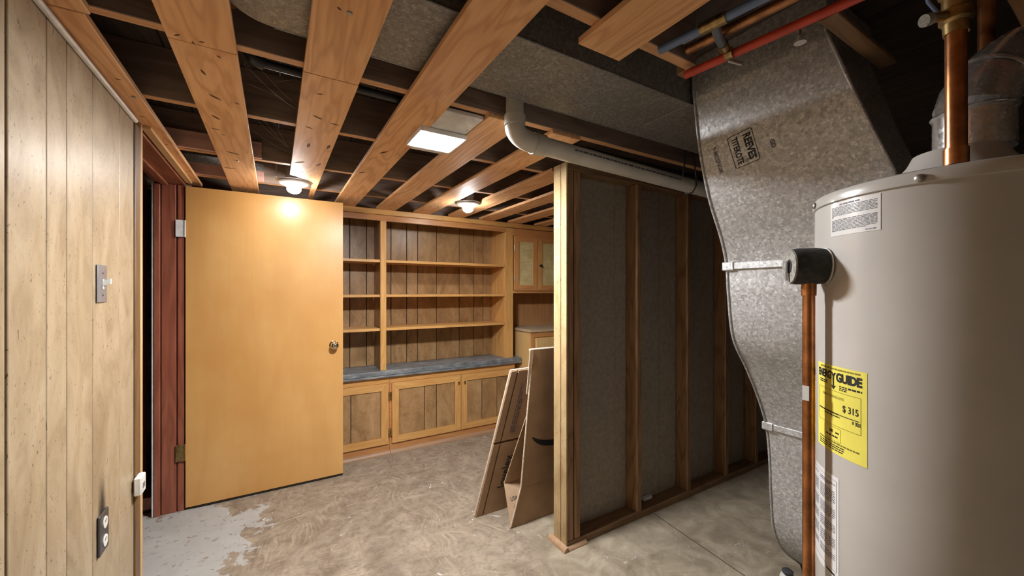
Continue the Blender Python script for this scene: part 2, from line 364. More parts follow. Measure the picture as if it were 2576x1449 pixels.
M['ink_brown'] = plain('faded_ink', (0.22, 0.19, 0.04), 0.5)
M['ink_blue'] = plain('stamp_ink', (0.015, 0.015, 0.025), 0.7)
M['card'] = plain('cardboard', (0.36, 0.225, 0.125), 0.75, 0, 0.1, 7, 0.08)
M['card_in'] = plain('cardboard_inside', (0.48, 0.33, 0.20), 0.75, 0, 0.08, 7, 0.08)
M['card_edge'] = plain('cardboard_cut_edge', (0.66, 0.54, 0.42), 0.8, 0, 0.2, 120)
M['lens'] = glow('panel_lens', (0.985, 0.985, 1.0), PANEL_E)
M['bulb'] = glow('bulb_glass', (1.0, 0.985, 0.965), BULB_E)
M['porcelain'] = plain('white_porcelain', (0.75, 0.75, 0.74), 0.3)
M['web'] = plain('dusty_web', (0.45, 0.42, 0.38), 0.9)
def slate():
    m, nt, b = new_mat('slate_laminate')
    n1 = noise(nt, coords(nt, (5, 9, 5)), 1.0, 6, 0.65, 1.5)
    nt.links.new(ramp(nt, n1, [(0.28, (0.07, 0.077, 0.083)), (0.5, (0.17, 0.185, 0.195)), (0.72, (0.34, 0.355, 0.36))]), b.inputs['Base Color'])
    b.inputs['Roughness'].default_value = 0.38; return m
M['slate'] = slate()
def reeded_glass():
    m, nt, b = new_mat('reeded_amber_pane')
    n1 = noise(nt, coords(nt, (9, 9, 9)), 1.0, 4, 0.6)
    wv = nd(nt, 'ShaderNodeTexWave', bands_direction='Z'); wv.inputs['Scale'].default_value = 22.0; nt.links.new(coords(nt, (1, 1, 1), False), wv.inputs['Vector'])
    col = ramp(nt, n1, [(0.3, (0.58, 0.45, 0.18)), (0.7, (0.82, 0.70, 0.38))])
    nt.links.new(mixc(nt, mth(nt, 'MULTIPLY', wv.outputs['Fac'], 0.3), col, (0.30, 0.24, 0.12)), b.inputs['Base Color'])
    b.inputs['Roughness'].default_value = 0.3; bump(nt, b, wv.outputs['Fac'], 0.4, 0.002); return m
M['pane'] = reeded_glass()

# ------------------------------------------------------------------ the shell
XW = -0.48                     # face of the panelled wall
floor = tag(bx('floor', -2.2, 4.3, -1.8, 3.9, -0.1, 0.0, M['floor'], None, 0), 'brown mottled concrete floor with old adhesive swirls', None, None, 'structure')
crack = obj('control_joint', prism(NB(), [(2.02, 1.64, 0.0005), (2.026, 1.64, 0.0005), (1.95, 0.95, 0.0005), (1.80, 0.2, 0.0005), (1.794, 0.2, 0.0005), (1.944, 0.95, 0.0005)], (0, 0, 0.0006)), M['soot'], floor)

wl = thing('wall_left', (XW, 0.3, 0), 'pecan panelled left wall with dark vertical grooves', None, None, 'structure')
bx('backing', XW - 0.11, XW - 0.009, -1.8, 2.18, 0, 2.10, M['groove'], wl, 0)
gy = [-1.8, -1.55, -1.44, -1.2, -0.97, -0.77, -0.66, -0.50, -0.26, -0.06, 0.05, 0.21, 0.45, 0.63, 0.74, 0.90, 1.10, 1.25, 1.419, 1.529, 1.705, 1.948, 2.118]
for i in range(len(gy) - 1):
    g = 0.0055 if gy[i] == 1.25 else 0.0022
    g2 = 0.0055 if gy[i + 1] == 1.25 else 0.0022
    bx('plank', XW - 0.012, XW, gy[i] + g, gy[i + 1] - g2, 0, 2.058, M['panel'], wl, 0.0015)
obj('corner_moulding', box(NB(), XW - 0.012, XW + 0.006, 2.118, 2.182, 0, 2.056, 0.003), M['darktrim'], wl)
obj('corner_edge', box(NB(), XW - 0.11, XW + 0.008, 2.182, 2.206, 0, 2.08, 0.002), M['edge_light'], wl)
trim = tag(obj('trim_1', tube(NB(), [(XW + 0.006, -1.8, 2.064), (XW + 0.006, 2.115, 2.064)], 0.0085, 10), M['white_strip'], None, True, 50), 'thin white painted strip along the top of the panelling', None, None, 'structure')

# wall beyond the doorway, behind the shelves and round the rest of the basement
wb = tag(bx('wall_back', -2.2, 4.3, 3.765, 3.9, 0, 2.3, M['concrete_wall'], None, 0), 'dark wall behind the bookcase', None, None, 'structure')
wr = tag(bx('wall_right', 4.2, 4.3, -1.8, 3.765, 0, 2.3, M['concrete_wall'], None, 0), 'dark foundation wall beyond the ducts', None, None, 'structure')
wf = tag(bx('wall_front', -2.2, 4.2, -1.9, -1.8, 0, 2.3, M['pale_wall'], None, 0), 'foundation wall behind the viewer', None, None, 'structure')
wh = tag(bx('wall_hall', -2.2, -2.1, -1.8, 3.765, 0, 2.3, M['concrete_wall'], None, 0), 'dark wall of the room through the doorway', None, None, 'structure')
wl2 = tag(bx('wall_left_far', XW - 0.11, XW, 3.29, 3.765, 0, 2.10, M['panel'], None, 0), 'panelled stub of wall behind the open door', None, None, 'structure')

# ceiling: subfloor planks, joists, furring boards
ce = thing('ceiling', (1.0, 1.0, 2.29), 'open basement ceiling of dark joists and pine furring boards', None, None, 'structure')
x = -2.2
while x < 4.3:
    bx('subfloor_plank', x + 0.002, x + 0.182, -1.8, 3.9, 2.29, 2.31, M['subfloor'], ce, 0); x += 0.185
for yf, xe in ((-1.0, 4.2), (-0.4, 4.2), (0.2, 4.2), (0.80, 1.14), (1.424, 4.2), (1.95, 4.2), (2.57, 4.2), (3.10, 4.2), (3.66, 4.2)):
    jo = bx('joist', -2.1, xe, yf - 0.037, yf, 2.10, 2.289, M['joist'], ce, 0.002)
    jo.data.materials.append(M['pine_edge'])                # the lower edge takes a lighter pine than the faces
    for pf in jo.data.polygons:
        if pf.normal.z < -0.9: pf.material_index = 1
def furring(x0, x1, y0, y1, mat='pine'):
    return bx('furring_board', x0, x1, y0, y1, 2.08, 2.0995, M[mat], ce, 0.0015)
furring(-0.48, -0.396, -1.7, 1.395); furring(-0.48, -0.41, 1.4, 3.3)
furring(-0.252, -0.094, -1.7, 1.407); furring(-0.252, -0.094, 1.41, 3.42)
furring(0.078, 0.243, -1.7, 1.405)
b3 = prism(NB(), [(0.078, 1.4085, 2.08), (0.243, 1.4085, 2.08), (0.243, 3.42, 2.08), (0.215, 3.42, 2.08), (0.213, 2.93, 2.08), (0.19, 2.83, 2.08), (0.15, 2.755, 2.08), (0.11, 2.71, 2.08), (0.078, 2.69, 2.08)], (0, 0, 0.0195))
obj('furring_board', b3, M['pine'], ce)
furring(0.405, 0.564, -1.7, 3.42)
furring(0.731, 0.892, -1.7, 0.852); furring(0.731, 0.892, 1.388, 3.42)
furring(1.046, 1.205, 1.388, 3.42)
b7 = prism(NB(), [(1.372, 1.83, 2.08), (1.53, 1.83, 2.08), (1.53, 3.42, 2.08), (1.372, 3.42, 2.08), (1.372, 2.92, 2.08), (1.395, 2.86, 2.08), (1.398, 2.80, 2.08), (1.385, 2.75, 2.08), (1.372, 2.72, 2.08)], (0, 0, 0.0195))
obj('furring_board', b7, M['pine'], ce)
furring(1.69, 1.85, 1.83, 3.42); furring(2.01, 2.17, 1.83, 3.42); furring(2.33, 2.49, 1.83, 3.42); furring(2.65, 2.81, 1.83, 3.42); furring(2.97, 3.13, 1.83, 3.42)
# nail heads on the boards near the shelves
for (nx, ny) in ((0.46, 3.08), (0.52, 3.085), (0.80, 3.06), (0.85, 3.09), (1.10, 3.09), (1.15, 3.06), (1.75, 3.08), (1.80, 3.06), (2.05, 3.09), (2.11, 3.07), (0.16, 1.05), (0.49, 0.78), (-0.43, 1.9), (-0.17, 2.55)):
    obj('nail_head', lathe(NB(), [(0.006, 2.0765), (0.007, 2.078), (0.007, 2.0805)], nx, ny, 10), M['steel'], ce)
# gouges left where old tile nails were torn out of the boards
for ax_, ay_, bx_, by_ in [(-0.448, 1.77, -0.43, 1.771), (-0.459, 2.091, -0.443, 2.106), (-0.446, 2.443, -0.432, 2.434), (-0.195, 1.397, -0.194, 1.406), (-0.177, 1.386, -0.17, 1.384), (-0.145, 1.442, -0.137, 1.45), (-0.198, 1.555, -0.189, 1.593), (-0.199, 1.735, -0.165, 1.773), (-0.128, 1.766, -0.111, 1.775), (-0.213, 1.935, -0.188, 1.977), (-0.233, 2.092, -0.203, 2.103), (-0.203, 2.154, -0.19, 2.164), (-0.211, 2.399, -0.146, 2.433), (-0.244, 2.719, -0.188, 2.721), (-0.234, 1.389, -0.219, 1.375), (0.126, 1.54, 0.147, 1.532), (0.128, 1.733, 0.166, 1.759), (0.111, 1.872, 0.14, 1.879), (0.196, 1.779, 0.232, 1.785), (0.132, 2.188, 0.142, 2.023), (0.213, 2.151, 0.23, 2.004), (0.089, 2.43, 0.142, 2.379), (0.186, 2.454, 0.225, 2.34), (0.125, 2.578, 0.148, 2.591), (0.131, 1.043, 0.141, 1.051), (0.435, 2.073, 0.496, 1.957), (0.416, 2.452, 0.456, 2.391)]:
    A0, B0 = Vector((ax_, ay_, 0)), Vector((bx_, by_, 0)); cc = (A0 + B0) / 2; dv_ = B0 - A0; ln = min(max(dv_.length, 0.014), 0.065); dv_.normalize(); pv = Vector((-dv_.y, dv_.x, 0))
    wv_ = max(0.0035, ln * 0.13); pts_ = []
    for t_, w_ in ((-0.5, 0), (-0.25, 0.8), (0.1, 1.0), (0.35, 0.5), (0.5, 0), (0.3, -0.5), (0.0, -0.7), (-0.3, -0.4)):
        p_ = cc + dv_ * (t_ * ln) + pv * (w_ * wv_); pts_.append((p_.x, p_.y, 2.0794))
    obj('gouge', prism(NB(), pts_, (0, 0, 0.0012)), M['gouge'], ce)
# pink fir sister boards on two joists over the doorway, a strip of sheet metal between them
bx('sister_board', -0.47, -0.06, 2.513, 2.5325, 2.102, 2.188, M['pink'], ce)
bx('sister_board', -0.47, -0.06, 3.043, 3.0625, 2.102, 2.188, M['pink'], ce)
bx('metal_strip', -0.47, -0.06, 3.034, 3.0425, 2.168, 2.215, M['galv'], ce, 0)
# short lath in the dark over the heater
obj('lath', box(NB(), 1.19, 1.60, 0.415, 0.455, 2.07, 2.085, 0.002), M['plate'], ce)
bx('bridging_block', 1.14, 1.18, 0.80, 0.835, 2.10, 2.289, M['plate'], ce)

# ------------------------------------------------------------------ doorway and open door
fr = thing('trim_2', (-0.56, 2.7, 0), 'reddish brown door frame around the open doorway', None, None, 'structure')
bx('hinge_jamb', -0.632, -0.486, 3.215, 3.26, 0, 2.075, M['redwood'], fr)
bx('casing', -0.60, -0.530, 3.200, 3.216, 0.0, 2.055, M['redwood'], fr, 0.003)
bx('door_stop', -0.634, -0.604, 3.192, 3.2155, 0.0, 2.055, M['redwood'], fr, 0.003)
bx('hinge_strip', -0.521, -0.490, 3.202, 3.2155, 0.0, 2.055, M['redwood'], fr, 0.002)
bx('head_jamb', -0.632, -0.484, 2.207, 3.215, 2.057, 2.078, M['redwood_head'], fr)
bx('head_stop', -0.60, -0.565, 2.207, 3.192, 2.044, 2.0568, M['redwood_head'], fr)
bx('head_casing', -0.478, -0.446, 2.207, 3.18, 2.066, 2.0795, M['edge_light'], fr)
bx('wall_edge', -0.645, -0.633, 3.20, 3.28, 0, 2.075, M['white_strip'], fr, 0.001)
bx('latch_jamb', -0.632, -0.592, 2.186, 2.206, 0, 2.057, M['redwood'], fr)
sill = tag(bx('trim_3', -1.3, -0.646, 3.28, 3.37, 0.02, 0.095, M['redwood_head'], None), 'bare wooden plate low in the dark doorway', None, None, 'structure')
bx('stud', -0.745, -0.70, 3.281, 3.369, 0.0955, 2.10, M['redwood'], sill)
bx('block', -1.3, -0.646, 3.281, 3.369, 0.0, 0.0195, M['groove'], sill)
d1 = thing('door_1', (-0.02, 3.2, 0.018), 'flat honey birch slab door standing open with a brass knob', None, None, 'structure')
bx('door_leaf', -0.482, 0.441, 3.19, 3.225, 0.018, 2.05, M['birch'], d1, 0.0015)
bx('bottom_sweep', -0.44, 0.441, 3.195, 3.222, 0.006, 0.0175, M['groove'], d1, 0)
for z, mt in ((1.78, 'white_strip'), (0.37, 'brass')):
    h = bx('hinge', -0.530, -0.484, 3.188, 3.1915, z - 0.053, z + 0.053, M[mt], d1, 0.0008)
    obj('hinge_pin', tube(NB(), [(-0.484, 3.1865, z - 0.053), (-0.484, 3.1865, z + 0.053)], 0.004, 10), M[mt], h, True, 40)
kn = obj('knob', lathe(NB(), [(0.0, -0.066), (0.014, -0.0655), (0.024, -0.058), (0.028, -0.046), (0.024, -0.034), (0.013, -0.026), (0.011, -0.012), (0.024, -0.009), (0.033, -0.004), (0.034, 0.0)], 0, 0, 28, (0, 1, 0), (0.378, 3.19, 0.986)), M['chrome'], d1, True, 60)

# ------------------------------------------------------------------ stud partition
wp = thing('wall_middle', (2.3, 1.72, 0), 'bare stud partition with the rough back of its panelling', None, None, 'structure')
bx('bottom_plate', 1.336, 3.9, 1.652, 1.745, 0.0, 0.04, M['plate'], wp)
bx('top_plate', 1.336, 3.9, 1.652, 1.745, 2.04, 2.079, M['plate'], wp)
for sx0 in (1.347, 1.394, 1.885, 2.37, 2.815, 3.225, 3.65):
    bx('stud', sx0, sx0 + 0.040, 1.653, 1.742, 0.0405, 2.0395, M['stud'], wp, 0.003)
for a, b_ in ((1.345, 1.79), (1.79, 2.20), (2.20, 2.62), (2.62, 3.04), (3.04, 3.46), (3.46, 3.9)):
    bx('panel', a + 0.001, b_ - 0.001, 1.746, 1.752, 0.0, 2.079, M['panel_back'], wp, 0)
    bx('panel_face', a + 0.001, b_ - 0.001, 1.7525, 1.757, 0.0, 2.079, M['panel'], wp, 0)
bx('end_strip', 1.334, 1.346, 1.651, 1.6965, 0.0, 2.079, M['panel_post'], wp, 0.002)
bx('end_strip', 1.334, 1.346, 1.7015, 1.762, 0.0, 2.079, M['panel_post'], wp, 0.002)
def qround(bm, p0, p1, out, r=0.024):
    p0, p1, out = Vector(p0), Vector(p1), Vector(out); n = 6
    prof = [p0] + [p0 + out * (r * math.cos(a)) + Vector((0, 0, r * math.sin(a))) for a in [i * math.pi / 2 / n for i in range(n + 1)]]
    return prism(bm, prof, p1 - p0)
q1 = obj('quarter_round', qround(NB(), (1.3335, 1.632, 0), (1.3335, 1.785, 0), (-1, 0, 0), 0.026), M['quarter'], wp, True, 40)
q2 = obj('quarter_round', qround(NB(), (1.336, 1.6505, 0), (1.47, 1.6505, 0), (0, -1, 0), 0.018), M['quarter'], wp, True, 40)
bx('paper_scrap', 2.02, 2.10, 1.715, 1.744, 0.041, 0.062, M['paper'], wp, 0.004)

# ------------------------------------------------------------------ built-in shelves
YF = 3.43
bc = thing('bookcase', (0.8, 3.57, 0.712), 'built-in honey maple bookcase with panelled back', 'bookcase')
bx('backing_board', -0.46, 2.084, 3.739, 3.76, 0.712, 2.06, M['groove'], bc, 0)
gx = [-0.46, -0.2, 0.02, 0.2, 0.44, 0.57, 0.712, 0.793, 0.93, 1.077, 1.183, 1.375, 1.618, 1.782, 1.891, 2.035]
for a, b_ in zip(gx[:-1], gx[1:]):
    bx('plank', a + 0.0032, b_ - 0.0032, 3.727, 3.739, 0.712, 2.03, M['panel_shelf'], bc, 0.0012)
bx('divider', 0.778, 0.807, YF + 0.015, 3.726, 0.7125, 2.03, M['panel_shelf'], bc)
bx('stile', 0.768, 0.817, YF, YF + 0.02, 0.7125, 1.985, M['oakZ'], bc)
bx('stile', 1.994, 2.083, YF, YF + 0.02, 0.7125, 2.03, M['oakZ'], bc)
bx('side_panel', 1.990, 2.0, YF + 0.021, 3.60, 0.7125, 2.03, M['oakZ'], bc, 0.001)
bx('side_panel', 1.990, 2.0, 3.606, 3.726, 0.7125, 2.03, M['oakZ'], bc, 0.001)
bx('cornice', -0.46, 1.993, YF - 0.006, YF + 0.022, 1.983, 2.033, M['cornice'], bc, 0.003)
bx('crown', -0.46, 2.9, YF - 0.018, YF + 0.024, 2.034, 2.0785, M['oakX'], bc, 0.004)
for z in (1.655, 1.358, 1.071):
    bx('shelf', 0.818, 1.989, YF + 0.012, 3.726, z - 0.023, z, M['oakX'], bc, 0.002)
    bx('shelf', -0.44, 0.767, YF + 0.012, 3.726, z - 0.023, z, M['oakX'], bc, 0.002)

ct = thing('countertop', (0.85, 3.57, 0.655), 'slate grey laminate counter under the bookcase shelves', 'countertop')
bx('top', -0.46, 2.165, 3.402, 3.726, 0.672, 0.712, M['slate'], ct, 0.004)
bx('front_edge', -0.46, 2.165, 3.398, 3.42, 0.655, 0.6715, M['slate'], ct, 0.003)

def mitred_frame(bm, x0, x1, z0, z1, w, y0, y1):
    o = [(x0, z0), (x1, z0), (x1, z1), (x0, z1)]; i = [(x0 + w, z0 + w), (x1 - w, z0 + w), (x1 - w, z1 - w), (x0 + w, z1 - w)]
    for k in range(4):
        k2 = (k + 1) % 4
        g = 0.0007
        prism(bm, [(o[k][0], y0, o[k][1]), (o[k2][0], y0, o[k2][1]), (i[k2][0], y0, i[k2][1]), (i[k][0], y0, i[k][1])], (0, y1 - y0, 0))
    return bm
def cab_door(parent, x0, x1, z0, z1, grooves, hinge, knob, w=0.058):
    d = thing('door', ((x0 + x1) / 2, YF - 0.02, z0)); d.parent = parent; d.location = Vector(WL[d.name]) - WL[parent.name]
    def side(a, b, c, e, mat):
        return obj('frame_piece', prism(NB(), [(a[0], YF - 0.021, a[1]), (b[0], YF - 0.021, b[1]), (c[0], YF - 0.021, c[1]), (e[0], YF - 0.021, e[1])], (0, 0.019, 0)), mat, d)
    g = 0.0008
    O = [(x0, z0), (x1, z0), (x1, z1), (x0, z1)]; I = [(x0 + w, z0 + w), (x1 - w, z0 + w), (x1 - w, z1 - w), (x0 + w, z1 - w)]
    for k in range(4):
        k2 = (k + 1) % 4; ax = 0 if k % 2 == 0 else 1; s = 1 if O[k2][ax] > O[k][ax] else -1
        def sh(p, q):
            p = list(p); p[ax] += q * s; return p
        side(sh(O[k], g), sh(O[k2], -g), sh(I[k2], -g), sh(I[k], g), M['oakX' if ax == 0 else 'oakZ'])
    xs = [x0 + w] + grooves + [x1 - w]
    bx('panel_back', x0 + w + 0.0005, x1 - w - 0.0005, YF - 0.007, YF - 0.003, z0 + w + 0.0005, z1 - w - 0.0005, M['groove'], d, 0)
    for a, b_ in zip(xs[:-1], xs[1:]):
        bx('plank', a + 0.003, b_ - 0.003, YF - 0.0125, YF - 0.0073, z0 + w + 0.001, z1 - w - 0.001, M['panel_shelf'], d, 0.001)
    if hinge is not None:
        for z in (z0 + 0.10, z1 - 0.10):
            obj('hinge', tube(NB(), [(hinge, YF - 0.024, z - 0.028), (hinge, YF - 0.024, z + 0.028)], 0.006, 10), M['brass'], d, True, 40)
    if knob is not None:
        obj('knob', lathe(NB(), [(0.0, -0.024), (0.009, -0.0225), (0.011, -0.016), (0.006, -0.008), (0.005, 0)], 0, 0, 16, (0, 1, 0), (knob, YF - 0.0212, z1 - 0.065)), M['brass'], d, True, 60)
    return d
def base_cab(x0, x1, label):
    c = thing('base_cabinet', ((x0 + x1) / 2, 3.57, 0), label, 'cabinet', 'panelled base cabinets under the counter')
    bx('carcass', x0, x1, YF + 0.001, 3.726, 0.0, 0.654, M['cabX'], c, 0)
    bx('top_rail', x0, x1, YF - 0.0015, YF + 0.0005, 0.603, 0.654, M['oakX'], c, 0)
    bx('kick_board', x0, x1, YF - 0.006, YF + 0.0005, 0.0, 0.082, M['cornice'], c, 0.001)
    obj('quarter_round', qround(NB(), (x0, YF - 0.0065, 0), (x1, YF - 0.0065, 0), (0, -1, 0), 0.03), M['quarter'], c, True, 40)
    return c
c1 = base_cab(-0.46, 0.842, 'base cabinet half hidden by the open birch door')
cab_door(c1, -0.40, 0.20, 0.088, 0.60, [-0.2, -0.05], None, None)
cab_door(c1, 0.222, 0.827, 0.088, 0.60, [0.40, 0.531], 0.836, None)
c2 = base_cab(0.844, 2.10, 'two-door panelled base cabinet beside the leaning boxes')
cab_door(c2, 0.860, 1.496, 0.088, 0.60, [1.147, 1.261], 0.851, 1.470)
cab_door(c2, 1.502, 2.078, 0.088, 0.60, [1.721, 1.888], None, 1.530)

# wall cabinet with reeded panes, right of the bookcase
uc = thing('wall_cabinet', (2.5, 3.57, 1.37), 'wall cabinet with reeded amber panes in russet doors', 'cabinet')
bx('carcass', 2.085, 2.9, YF + 0.022, 3.74, 1.39, 2.03, M['cabX'], uc, 0)
bx('bottom_board', 2.085, 2.9, YF - 0.004, 3.74, 1.365, 1.3895, M['cabX'], uc, 0.002)
bx('top_rail', 2.085, 2.9, YF, YF + 0.0215, 1.955, 2.03, M['cabX'], uc)
for a, b_, kx in ((2.092, 2.372, None), (2.380, 2.66, 2.398)):
    d = thing('door', ((a + b_) / 2, YF, 1.395)); d.parent = uc; d.location = WL[d.name] - WL[uc.name]
    z0, z1, w = 1.393, 1.952, 0.055
    for P, mk in (([(a, z0), (b_, z0), (b_ - w, z0 + w), (a + w, z0 + w)], 'cabX'), ([(b_, z0), (b_, z1), (b_ - w, z1 - w), (b_ - w, z0 + w)], 'cabZ'),
                  ([(b_, z1), (a, z1), (a + w, z1 - w), (b_ - w, z1 - w)], 'cabX'), ([(a, z1), (a, z0), (a + w, z0 + w), (a + w, z1 - w)], 'cabZ')):
        obj('frame_piece', prism(NB(), [(p[0], YF - 0.018, p[1]) for p in P], (0, 0.019, 0)), M[mk], d)
    bx('pane', a + w, b_ - w, YF - 0.010, YF - 0.005, z0 + w, z1 - w, M['pane'], d, 0)
    if kx:
        obj('knob', lathe(NB(), [(0.0, -0.042), (0.012, -0.04), (0.015, -0.03), (0.008, -0.016), (0.007, 0)], 0, 0, 16, (0, 1, 0), (kx, YF - 0.018, 1.655)), M['iron'], d, True, 60)
    else:
        for z in (1.52, 1.83):
            obj('hinge', tube(NB(), [(2.090, YF - 0.014, z - 0.03), (2.090, YF - 0.014, z + 0.03)], 0.006, 10), M['steel'], d, True, 40)
nb = tag(bx('niche_back', 2.092, 2.9, 3.741, 3.764, 0, 1.389, M['ply'], None, 0), 'plywood backing under the reeded wall cabinet', 'panel')
lc = thing('corner_cabinet', (2.52, 3.48, 0), 'pale plywood cabinet with a worn wooden top, under the wall cabinet', 'cabinet')
bx('carcass', 2.183, 2.9, 3.262, 3.739, 0.0, 0.974, M['pale_ply'], lc, 0.001)
bx('worktop', 2.168, 2.9, 3.235, 3.7405, 0.9745, 1.0, M['worn_top'], lc, 0.004)
bx('corner_post', 2.184, 2.224, 3.25, 3.2618, 0.0, 0.972, M['cabZ'], lc)
bx('face_rail', 2.225, 2.9, 3.25, 3.2618, 0.925, 0.972, M['cabX'], lc)
bx('drawer_front', 2.24, 2.66, 3.238, 3.2615, 0.74, 0.915, M['pale_ply'], lc, 0.003)

# ------------------------------------------------------------------ ducts
def outline_duct(pts, z0, z1): return prism(NB(), [(p[0], p[1], z0) for p in pts], (0, 0, z1 - z0))
td = thing('trunk_duct', (1.0, 1.12, 2.12), 'dull galvanised trunk duct running between two joists', 'duct')
ca = [(0.0 - 0.11 * math.sin(t), 1.17 + 0.11 * math.cos(t)) for t in [i * math.pi / 2 / 8 for i in range(9)]]
obj('duct_run', outline_duct([(1.39, 0.967), (1.39, 1.28)] + ca + [(-0.11, 0.967)], 2.12, 2.288), M['galv_dull'], td)
obj('duct_run', outline_duct([(1.394, 0.967), (2.3, 0.967), (2.3, 1.28), (1.394, 1.28)], 2.118, 2.288), M['galv_dull'], td)
bx('seam', 1.385, 1.399, 0.965, 1.282, 2.115, 2.1195, M['galv_dull'], td, 0.001)
for yy in (0.965, 1.282):
    obj('edge_seam', tube(NB(), [(-0.0, yy, 2.122), (2.3, yy, 2.121)], 0.004, 8), M['galv_dull'], td, True, 40)

prof = crom([(1.400, 0, 2.288), (1.405, 0, 2.16), (1.415, 0, 2.107), (1.445, 0, 1.941), (1.506, 0, 1.76), (1.589, 0, 1.605), (1.629, 0, 1.49), (1.641, 0, 1.373), (1.677, 0, 1.187), (1.785, 0, 1.04), (1.877, 0, 0.904), (1.946, 0, 0.766), (1.975, 0, 0.613), (1.989, 0, 0.424), (2.014, 0, 0.267), (2.093, 0, 0.147), (2.26, 0, 0.02), (2.29, 0, 0.0)], 6)
def near_y(z): return 0.52 if z > 2.16 else 0.52 - (2.16 - z) / 0.43 * 0.12 if z > 1.73 else 0.40
YD = 0.95
def face_x(z):
    for a, b in zip(prof[:-1], prof[1:]):
        if b.z <= z <= a.z: return a.x + (b.x - a.x) * (a.z - z) / max(1e-6, a.z - b.z)
    return prof[-1].x
dd = thing('drop_duct', (1.9, 0.68, 0.0), 'wide galvanised sheet metal duct curving down to the floor', 'duct')
def duct_section(i0, i1):
    bm = NB(); P = prof[i0:i1 + 1]; fl, fr_, bl, br = [], [], [], []
    for p in P:
        bk = max(p.x + 0.30, 1.75) if p.z > 1.0 else p.x + 0.32
        fl.append(bm.verts.new((p.x, YD, p.z))); fr_.append(bm.verts.new((p.x, near_y(p.z), p.z)))
        bl.append(bm.verts.new((bk, YD, p.z))); br.append(bm.verts.new((bk, near_y(p.z), p.z)))
    for k in range(len(P) - 1):
        for A, Bq in ((fl, fr_), (fr_, br), (br, bl), (bl, fl)):
            bm.faces.new((A[k], Bq[k], Bq[k + 1], A[k + 1]))
    bm.faces.new((fl[0], bl[0], br[0], fr_[0])); bm.faces.new((fl[-1], fr_[-1], br[-1], bl[-1]))
    return bm
iz = lambda z: min(range(len(prof)), key=lambda k: abs(prof[k].z - z))
cuts = [0, iz(1.49), iz(0.766), len(prof) - 1]
for a, b_ in zip(cuts[:-1], cuts[1:]):
    obj('duct_section', duct_section(a, b_), M['galv'], dd, True, 30)
for k, (a, b_) in enumerate(zip(cuts[:-1], cuts[1:])):
    obj('lock_seam', tube(NB(), [(p.x - 0.001, YD + 0.001, p.z) for p in prof[a:b_ + 1]], 0.0055, 8), M['galv'], dd, True, 50)
    obj('lock_seam', tube(NB(), [(p.x - 0.001, near_y(p.z) - 0.001, p.z) for p in prof[a:b_ + 1]], 0.0055, 8), M['galv'], dd, True, 50)
for ci in cuts[1:3]:
    p = prof[ci]
    cl = bx('drive_cleat', p.x - 0.008, p.x + 0.004, 0.39, YD - 0.03, p.z - 0.014, p.z + 0.014, M['galv'], dd, 0.002)
    bx('cleat_tab', p.x - 0.013, p.x + 0.008, YD - 0.034, YD + 0.016, p.z - 0.019, p.z + 0.018, M['galv'], cl, 0.004)
# mill stamp on the duct: letters read downwards, turned a little
def stamp_fn(yc, zc, rot):
    ca_, sa = math.cos(rot), math.sin(rot)
    def fn(x, y):
        a = x * ca_ - y * sa; b = x * sa + y * ca_           # a: along +right (towards -Y), b: up
        z = zc + b; return (face_x(z) - 0.0012, yc - a, z)
    return fn
R1 = math.radians(-82)
fn = stamp_fn(0.789, 1.903, R1)
st = thing('mill_stamp', (1.46, 0.79, 1.9)); st.parent = dd; st.location = WL[st.name] - WL[dd.name]
def off(f, dx, dy): return lambda x, y: f(x + dx, y + dy)
obj('lettering', flat_text('REEVES', 0.036, off(fn, 0.0, 0.022), 0.0012, 0.80), M['ink_blue'], st)
obj('lettering', flat_text('TITEKOTE', 0.030, off(fn, 0.0, -0.022), 0.0008, 0.70), M['ink_blue'], st)
obj('lettering', flat_text('\u00ae', 0.016, off(fn, 0.042, 0.001)), M['ink_blue'], st)
bmf = NB(); hw, hh, cr, t = 0.057, 0.045, 0.008, 0.0022
def rr(h_w, h_h, c):
    o = []
    for qx, qy, a0 in ((1, 1, 0), (-1, 1, 90), (-1, -1, 180), (1, -1, 270)):
        for k in range(4):
            a = math.radians(a0 + k * 30); o.append((qx * (h_w - c) + c * math.cos(a), qy * (h_h - c) + c * math.sin(a)))
    return o
A_, B_ = rr(hw, hh, cr), rr(hw - t, hh - t, cr - t)
for k in range(len(A_)):
    k2 = (k + 1) % len(A_)
    bmf.faces.new([bmf.verts.new(fn(*p)) for p in (A_[k], A_[k2], B_[k2], B_[k])])
obj('border', bmf, M['ink_blue'], st)
obj('lettering', flat_text('GD', 0.019, stamp_fn(0.692, 1.891, R1), 0.0008), M['ink_grey'], st)
obj('lettering', flat_text('9-MDSNGK', 0.022, stamp_fn(0.888, 1.889, R1), 0.0005, 0.9), M['ink_grey'], st)

# ------------------------------------------------------------------ drain pipe
dp = thing('drain_pipe', (1.5, 1.335, 1.95), 'white plastic drain pipe with an elbow crossing above the partition', 'pipe')
YP = 1.334
obj('riser', tube(NB(), [(0.818, YP, 2.29), (0.818, YP, 2.075)], 0.036, 24), M['pvc'], dp, True, 40)
obj('coupling', lathe(NB(), [(0.036, 2.085), (0.0425, 2.083), (0.0425, 2.045), (0.0425, 2.043)], 0.818, YP, 28), M['pvc'], dp, True, 40)
el = arc((0.818, YP, 2.043), (0.818, YP, 1.992), (0.93, YP, 1.990), 10)
obj('elbow', tube(NB(), el, 0.0405, 24), M['pvc'], dp, True, 40)
obj('coupling', tube(NB(), [(0.905, YP, 1.991), (0.955, YP, 1.989)], 0.0435, 24), M['pvc'], dp, True, 40)
P0, P1 = Vector((0.955, YP, 1.989)), Vector((2.35, YP, 1.945))
run = obj('run', tube(NB(), [P0, P1], 0.0375, 24), M['pvc'], dp, True, 40)
dirp = (P1 - P0).normalized()
